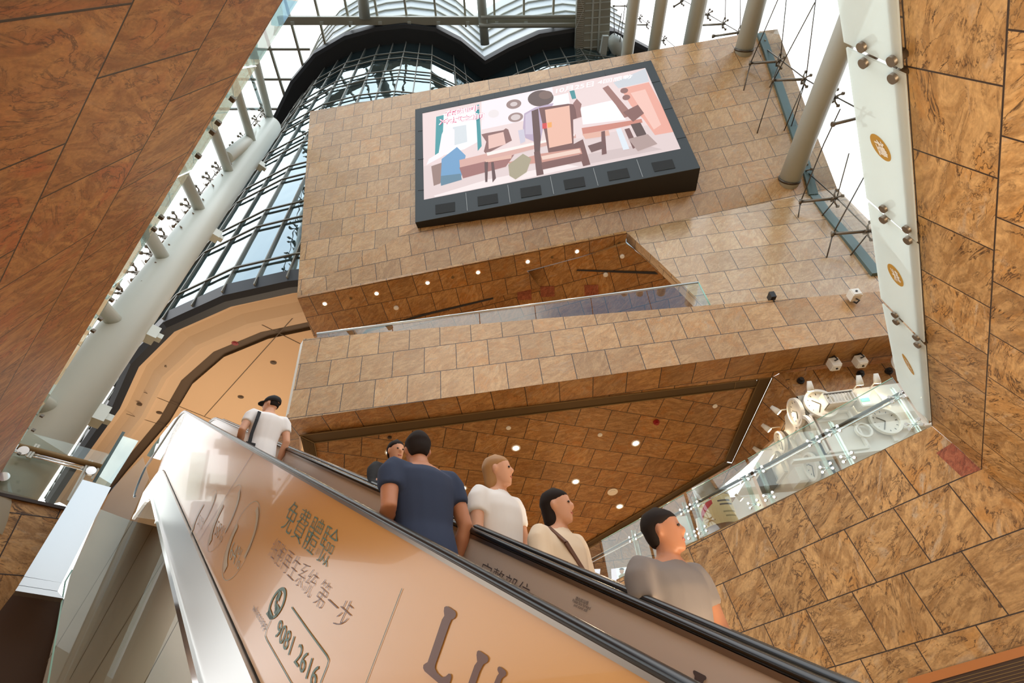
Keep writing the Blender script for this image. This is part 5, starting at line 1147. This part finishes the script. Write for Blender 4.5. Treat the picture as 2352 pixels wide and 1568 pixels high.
# ------------------------------------------------------------------ passengers on the escalators
def person(feet, face, H, label, skin, shirt_m, trouser_m, hair_m, hair='short', lean=0.0, side=0.0, head_turn=0.0, arms=None, sleeve=0.55, build=1.0, extra=None, head_down=0.0, step_up=0.0):
    """one continuous body with hair and clothes as children; local axes: R right, Fw forward, U up, feet at the tread"""
    k = H / 1.72; Fw = unit(np.array([face[0], face[1], 0.0])); Rt = np.array([Fw[1], -Fw[0], 0.0])
    root_o = None
    def P(r, f, u):                                     # joint in body space; the trunk leans about the hips
        if u > 0.9: f = f + lean * (u - 0.9); r = r + side * (u - 0.9)
        return np.asarray(feet) + (Rt * r + Fw * f + UP * u) * k
    b = build
    def ell(c, rx, ry, n=16, ax=None, ay=None):
        ax = Rt if ax is None else ax; ay = Fw if ay is None else ay
        return [c + ax * rx * k * math.cos(2 * math.pi * i / n) + ay * ry * k * math.sin(2 * math.pi * i / n) for i in range(n)]
    TOR = [(0.80, .150, .105, 0), (0.90, .168, .115, 0), (1.00, .158, .108, 0), (1.10, .148, .102, .005), (1.22, .165, .112, .005), (1.33, .182, .112, 0), (1.40, .180, .095, -.01), (1.45, .120, .075, -.01), (1.48, .062, .060, 0)]
    SH = [(-0.195 * b, -0.01, 1.405), (0.195 * b, -0.01, 1.405)]
    arms = arms or [((-0.25, -0.03, 1.12), (-0.24, 0.06, 0.88)), ((0.25, -0.03, 1.12), (0.24, 0.06, 0.88))]
    LEG = [[(-0.095, 0, 0.88), (-0.10, 0.03, 0.48), (-0.10, -0.02, 0.07)], [(0.095, 0, 0.88), (0.10, 0.06 + step_up * 0.5, 0.50 + step_up * 0.4), (0.10, 0.0 + step_up, 0.07 + step_up * 0.577)]]
    def head_frame():
        a = head_turn; hf = unit(Fw * math.cos(a) + Rt * math.sin(a)); hr_ = np.array([hf[1], -hf[0], 0.0]); hu = unit(UP - hf * math.tan(-head_down) if head_down else UP); hf2 = unit(np.cross(hu, hr_)); return hf2, hr_, hu
    HF, HRt, HU = head_frame(); hc = P(0, 0.02, 1.495)
    def Q(r, f, u): return hc + (HRt * r + HF * f + HU * u) * k
    HEAD = [(0.0, .032, .036, .050), (.018, .046, .055, .035), (.05, .058, .075, .016), (.09, .066, .088, .004), (.13, .072, .094, -.004), (.17, .070, .090, -.008), (.20, .056, .072, -.010), (.222, .030, .040, -.012), (.23, .010, .014, -.012)]
    # body
    mb = MB()
    mb.loft([ell(P(0, fo, u), rx * b, ry * b) for u, rx, ry, fo in TOR])
    mb.tube([P(0, 0, 1.42), P(0, 0.005, 1.49), hc + HU * 0.06 * k], [.062 * k, .056 * k, .052 * k], 14)
    mb.loft([ell(Q(0, fo, u), rx, ry, 18, HRt, HF) for u, rx, ry, fo in HEAD])
    mb.tube([Q(0, .078, .135), Q(0, .100, .098), Q(0, .094, .082)], [.008 * k, .016 * k, .013 * k], 8)
    for s_ in (-1, 1): mb.loft([ell(Q(s_ * x, -.008, .105), r_ * .5, r_, 10, HF, HU) for x, r_ in ((.062, .028), (.078, .032), (.084, .018))])
    for (sr, sf, su), (el, wr_) in zip(SH, arms):
        S_, E_, Wt = P(sr, sf, su), P(*el), P(*wr_)
        mb.tube([S_, S_ + (E_ - S_) * .35, E_, E_ + (Wt - E_) * .3, Wt], [.052 * k * b, .050 * k * b, .041 * k * b, .042 * k * b, .027 * k], 12)
        d = unit(Wt - E_); sd = unit(np.cross(d, Fw)) if abs(d @ Fw) < .9 else unit(np.cross(d, UP)); th = unit(np.cross(sd, d)); out = 1 if sr > 0 else -1
        pm = Wt + d * .085 * k
        mb.loft([ell(Wt + d * t * k, w_, h_, 12, th, sd) for t, w_, h_ in ((-.01, .026, .020), (.03, .038, .017), (.07, .043, .016), (.092, .040, .013))])
        for i, (o_, ln, dr) in enumerate(((-.031, .068, .10), (-.010, .078, .05), (.011, .073, 0.0), (.030, .058, -.06))):
            f0 = pm + th * o_ * k; f1 = f0 + (d + th * -dr * .3) * ln * .5 * k - sd * out * .008 * k; f2 = f0 + (d + th * -dr * .3) * ln * .95 * k - sd * out * .03 * k
            mb.tube([f0 - d * .01 * k, f1, f2], [.0095 * k, .009 * k, .0075 * k], 8)
        t0 = Wt + d * .025 * k - th * .030 * k
        mb.tube([t0, t0 + (d * .6 - th * .8) * .035 * k, t0 + (d * .9 - th * .55) * .065 * k], [.012 * k, .011 * k, .009 * k], 8)
    for L_ in LEG:
        hp, kn, an = (P(*q) for q in L_)
        mb.tube([hp, hp + (kn - hp) * .5, kn, kn + (an - kn) * .35, an], [.088 * k * b, .076 * k * b, .054 * k, .055 * k, .036 * k], 12)
        mb.tube([an - Fw * .03 * k - UP * .03 * k, an + Fw * .06 * k - UP * .04 * k, an + Fw * .15 * k - UP * .05 * k], [.040 * k, .040 * k, .026 * k], 10)
    def fuse(o, vx, it=2):
        r_ = o.modifiers.new('fuse', 'REMESH'); r_.mode = 'VOXEL'; r_.voxel_size = vx; r_.use_smooth_shade = True
        s_ = o.modifiers.new('soften', 'SMOOTH'); s_.factor = 0.5; s_.iterations = it; return o
    body = fuse(mb.build('person', skin), .0095, 2); tag(body, label, 'person')
    def shirt():
        m_ = MB()
        m_.loft([ell(P(0, fo, u), (rx + .016) * b, (ry + .018) * b) for u, rx, ry, fo in [(0.80, .162, .118, 0)] + TOR[1:-2]] + [ell(P(0, -.008, 1.452), .105 * b, .072 * b), ell(P(0, 0, 1.472), .070, .066)])
        for (sr, sf, su), (el, wr_) in zip(SH, arms):
            S_, E_ = P(sr, sf, su + .002), P(*el); Wt = P(*wr_); q = [P(sr * .5, sf, su + .006), P(sr * .93, sf, su + .006), S_ + (E_ - S_) * .12, S_ + (E_ - S_) * .35]; rr = [.056 * k * b, .068 * k * b, .069 * k * b, .066 * k * b]
            if sleeve <= 1: q.append(S_ + (E_ - S_) * max(sleeve, .4)); rr.append(.062 * k * b)
            else: q += [E_, E_ + (Wt - E_) * (sleeve - 1)]; rr += [.054 * k * b, .042 * k * b]
            m_.tube(q, rr, 12)
        return fuse(m_.build('shirt', shirt_m, body), .014, 3)
    shirt()
    m_ = MB(); m_.loft([ell(P(0, 0, u), rx * b, ry * b) for u, rx, ry in ((0.78, .158, .118), (.86, .176, .128), (.93, .176, .126), (.99, .166, .116))])
    for L_ in LEG:
        hp, kn, an = (P(*q) for q in L_); m_.tube([hp + UP * .02, hp + (kn - hp) * .5, kn, an + UP * .02 * k], [.102 * k * b, .090 * k * b, .070 * k, .058 * k], 12)
    fuse(m_.build('trousers', trouser_m, body), .016, 2)
    for L_ in LEG:
        an = P(*L_[2]); MB().loft([ell(an + Fw * f * k - UP * (.035 + dz) * k, w_, h_, 12, Rt, UP) for f, w_, h_, dz in ((-.065, .02, .02, .0), (-.05, .038, .036, 0), (.03, .043, .040, -.002), (.11, .046, .030, .008), (.17, .034, .022, .014), (.19, .012, .010, .018))]).build('shoe', M['black_metal'], body)
    for s_ in (-1, 1): MB().loft([ell(Q(s_ * .030, f, .118), r_, r_ * .7, 10, HRt, HU) for f, r_ in ((.078, .004), (.086, .011), (.0915, .008), (.093, .002))]).build('eye', M['eye'], body)
    MB().loft([ell(Q(0, f, .052), r_, r_ * .32, 10, HRt, HU) for f, r_ in ((.080, .018), (.0905, .022), (.093, .010))]).build('mouth', M['mouth'], body)
    m_ = MB(); e_ = .009
    if hair != 'cap':
        lo = {'short': .035, 'bob': -.03, 'long': -.12}[hair]
        prof = [(u, rx + e_, ry + e_, fo) for u, rx, ry, fo in HEAD if u >= .13]
        m_.loft([ell(Q(0, fo - (.022 if u < .17 else .006), u), rx, ry - (.012 if u < .17 else 0), 18, HRt, HF) for u, rx, ry, fo in prof] + [ell(Q(0, -.012, .244), .012, .016, 18, HRt, HF)])
        m_.loft([ell(Q(0, -.042, u), rx, ry, 16, HRt, HF) for u, rx, ry in ([(lo, .046, .034), (lo + .04, .066, .056), (.14, .0805, .072), (.18, .066, .066), (.215, .04, .05)])])
        fuse(m_.build('hair', hair_m, body), .011, 2)
    else:
        m_.loft([ell(Q(0, -.030, u), rx, ry, 16, HRt, HF) for u, rx, ry in ((.075, .066, .055), (.12, .074, .066), (.15, .072, .064))]); fuse(m_.build('hair', M['hair_dark'], body), .012, 1)
        c_ = MB(); c_.loft([ell(Q(0, fo - .002, u), rx + .014, ry + .012, 18, HRt, HF) for u, rx, ry, fo in HEAD if u >= .13] + [ell(Q(0, -.012, .246), .01, .012, 18, HRt, HF)]); cp = c_.build('cap', hair_m, body)
        v = MB(); v.loft([[Q(x, f + dz, u) for x, f in ((-.066, .05), (-.06, .11), (-.035, .155), (0, .17), (.035, .155), (.06, .11), (.066, .05))] for dz, u in ((0, .138), (0, .148))], 0, True, False); v.build('brim', hair_m, cp)
    if extra: extra(body, P, Q, k, Rt, Fw)
    return body
cloth = lambda n, c: mat(n, c, 0.85)
WHT, NVY, BEI, GRY, BLK, DEN = cloth('white cotton', srgb(236, 234, 232)), cloth('navy cotton', srgb(44, 56, 82)), cloth('cream linen', srgb(226, 206, 180)), cloth('grey cotton', srgb(128, 118, 112)), cloth('black cotton', srgb(34, 34, 36)), cloth('dark denim', srgb(40, 52, 74))
def foot(px, t, c, H, lean=0.0):
    """tread point under a head seen at pixel px, for a person standing on the escalator lane t"""
    q = vplane(t).at(px); s_ = float(q @ Hh); return esc(s_, t, c) 
def strap(body, P, Q, k, Rt, Fw):
    m_ = MB(); pts = [P(-.16, -.14, 0.92), P(-.165, -.135, 1.10), P(-.15, -.125, 1.28), P(-.135, -.09, 1.41), P(-.13, .02, 1.45), P(-.09, .12, 1.33)]
    for a, b in zip(pts, pts[1:]): m_.bar(a, b, .035 * k, .012 * k, Fw)
    m_.build('bag_strap', BLK, body)
    m2 = MB(); m2.box(P(-.16, -.10, .86), Rt * .05 * k, Fw * .10 * k, UP * .10 * k); m2.build('shoulder_bag', BLK, body)
f1 = foot((628, 903), 1.43, -1.40, 1.7)
person(f1, Hh, 1.66, 'person in white T-shirt and black cap with dark bag strap, high on the escalator', M['skin'], WHT, BLK, BLK, 'cap', head_turn=-0.75, side=0.02, arms=[((-.255, -.06, 1.15), (-.20, .12, 1.0)), ((.25, -.05, 1.14), (.24, .06, .92))], extra=strap)
f2 = foot((985, 985), 1.43, -1.40, 1.6)
def wallet(body, P, Q, k, Rt, Fw): pass
person(f2, Hh, 1.60, 'person in navy T-shirt and dark trousers, back turned, in the middle of the near escalator', M['skin2'], NVY, BLK, M['hair_dark'], 'short', lean=0.12, side=-0.02, head_down=0.35, head_turn=0.35, arms=[((-.245, -.05, 1.16), (-.16, .17, 1.10)), ((.26, -.03, 1.14), (.25, .10, .94))], build=1.06, step_up=0.18)
def phone(body, P, Q, k, Rt, Fw): MB().box(P(-.02, .36, 1.33), Rt * .040 * k, Fw * .006, UP * .075 * k).build('phone', M['white_plastic'], body)
f3 = foot((906, 1022), 2.06, -1.47, 1.52)
person(f3, -Hh, 1.53, 'person in dark jacket facing the viewer and raising a white phone, behind the navy-shirted man', M['skin'], BLK, BLK, M['hair_dark'], 'short', head_down=0.15, arms=[((-.25, .12, 1.16), (-.08, .30, 1.26)), ((.25, .10, 1.16), (.05, .30, 1.24))], sleeve=1.85, extra=phone)
f4 = foot((1136, 1040), 2.06, -1.47, 1.6)
person(f4, unit(-Hh + Nn * 0.15), 1.60, 'person with tied blond hair in a white T-shirt, riding down on the second escalator', M['skin'], WHT, DEN, M['hair_blond'], 'bob', head_turn=-0.5, arms=[((-.24, .0, 1.14), (-.22, .14, .93)), ((.24, .02, 1.15), (.20, .18, .98))], build=0.98)
def bagstrap(body, P, Q, k, Rt, Fw):
    m_ = MB(); pts = [P(-.16, .10, 1.02), P(-.02, .135, 1.18), P(.10, .12, 1.34), P(.13, .03, 1.45), P(.11, -.10, 1.38), P(-.02, -.14, 1.15)]
    for a, b in zip(pts, pts[1:]): m_.bar(a, b, .03 * k, .012 * k, Fw)
    m_.build('bag_strap', mat('brown leather', srgb(96, 60, 40), 0.5), body)
f5 = foot((1272, 1148), 2.06, -1.47, 1.47)
person(f5, unit(-Hh + Nn * 0.1), 1.47, 'person with dark hair in a cream shirt with brown strap, behind the white-shirted blond woman', M['skin'], BEI, BLK, M['hair_dark'], 'bob', head_turn=-0.4, arms=[((-.24, .0, 1.14), (-.22, .14, .93)), ((.24, .02, 1.15), (.20, .18, .98))], extra=bagstrap, sleeve=0.9)
f6 = foot((1490, 1215), 2.06, -1.47, 1.45)
person(f6, unit(-Hh - Nn * 0.1), 1.47, 'person with dark hair in a grey shirt, lowest on the second escalator', M['skin2'], GRY, BLK, M['hair_dark'], 'short', lean=0.12, head_turn=-0.5, arms=[((-.26, .05, 1.14), (-.24, .24, 1.02)), ((.26, .04, 1.15), (.24, .22, 1.02))], build=1.1)
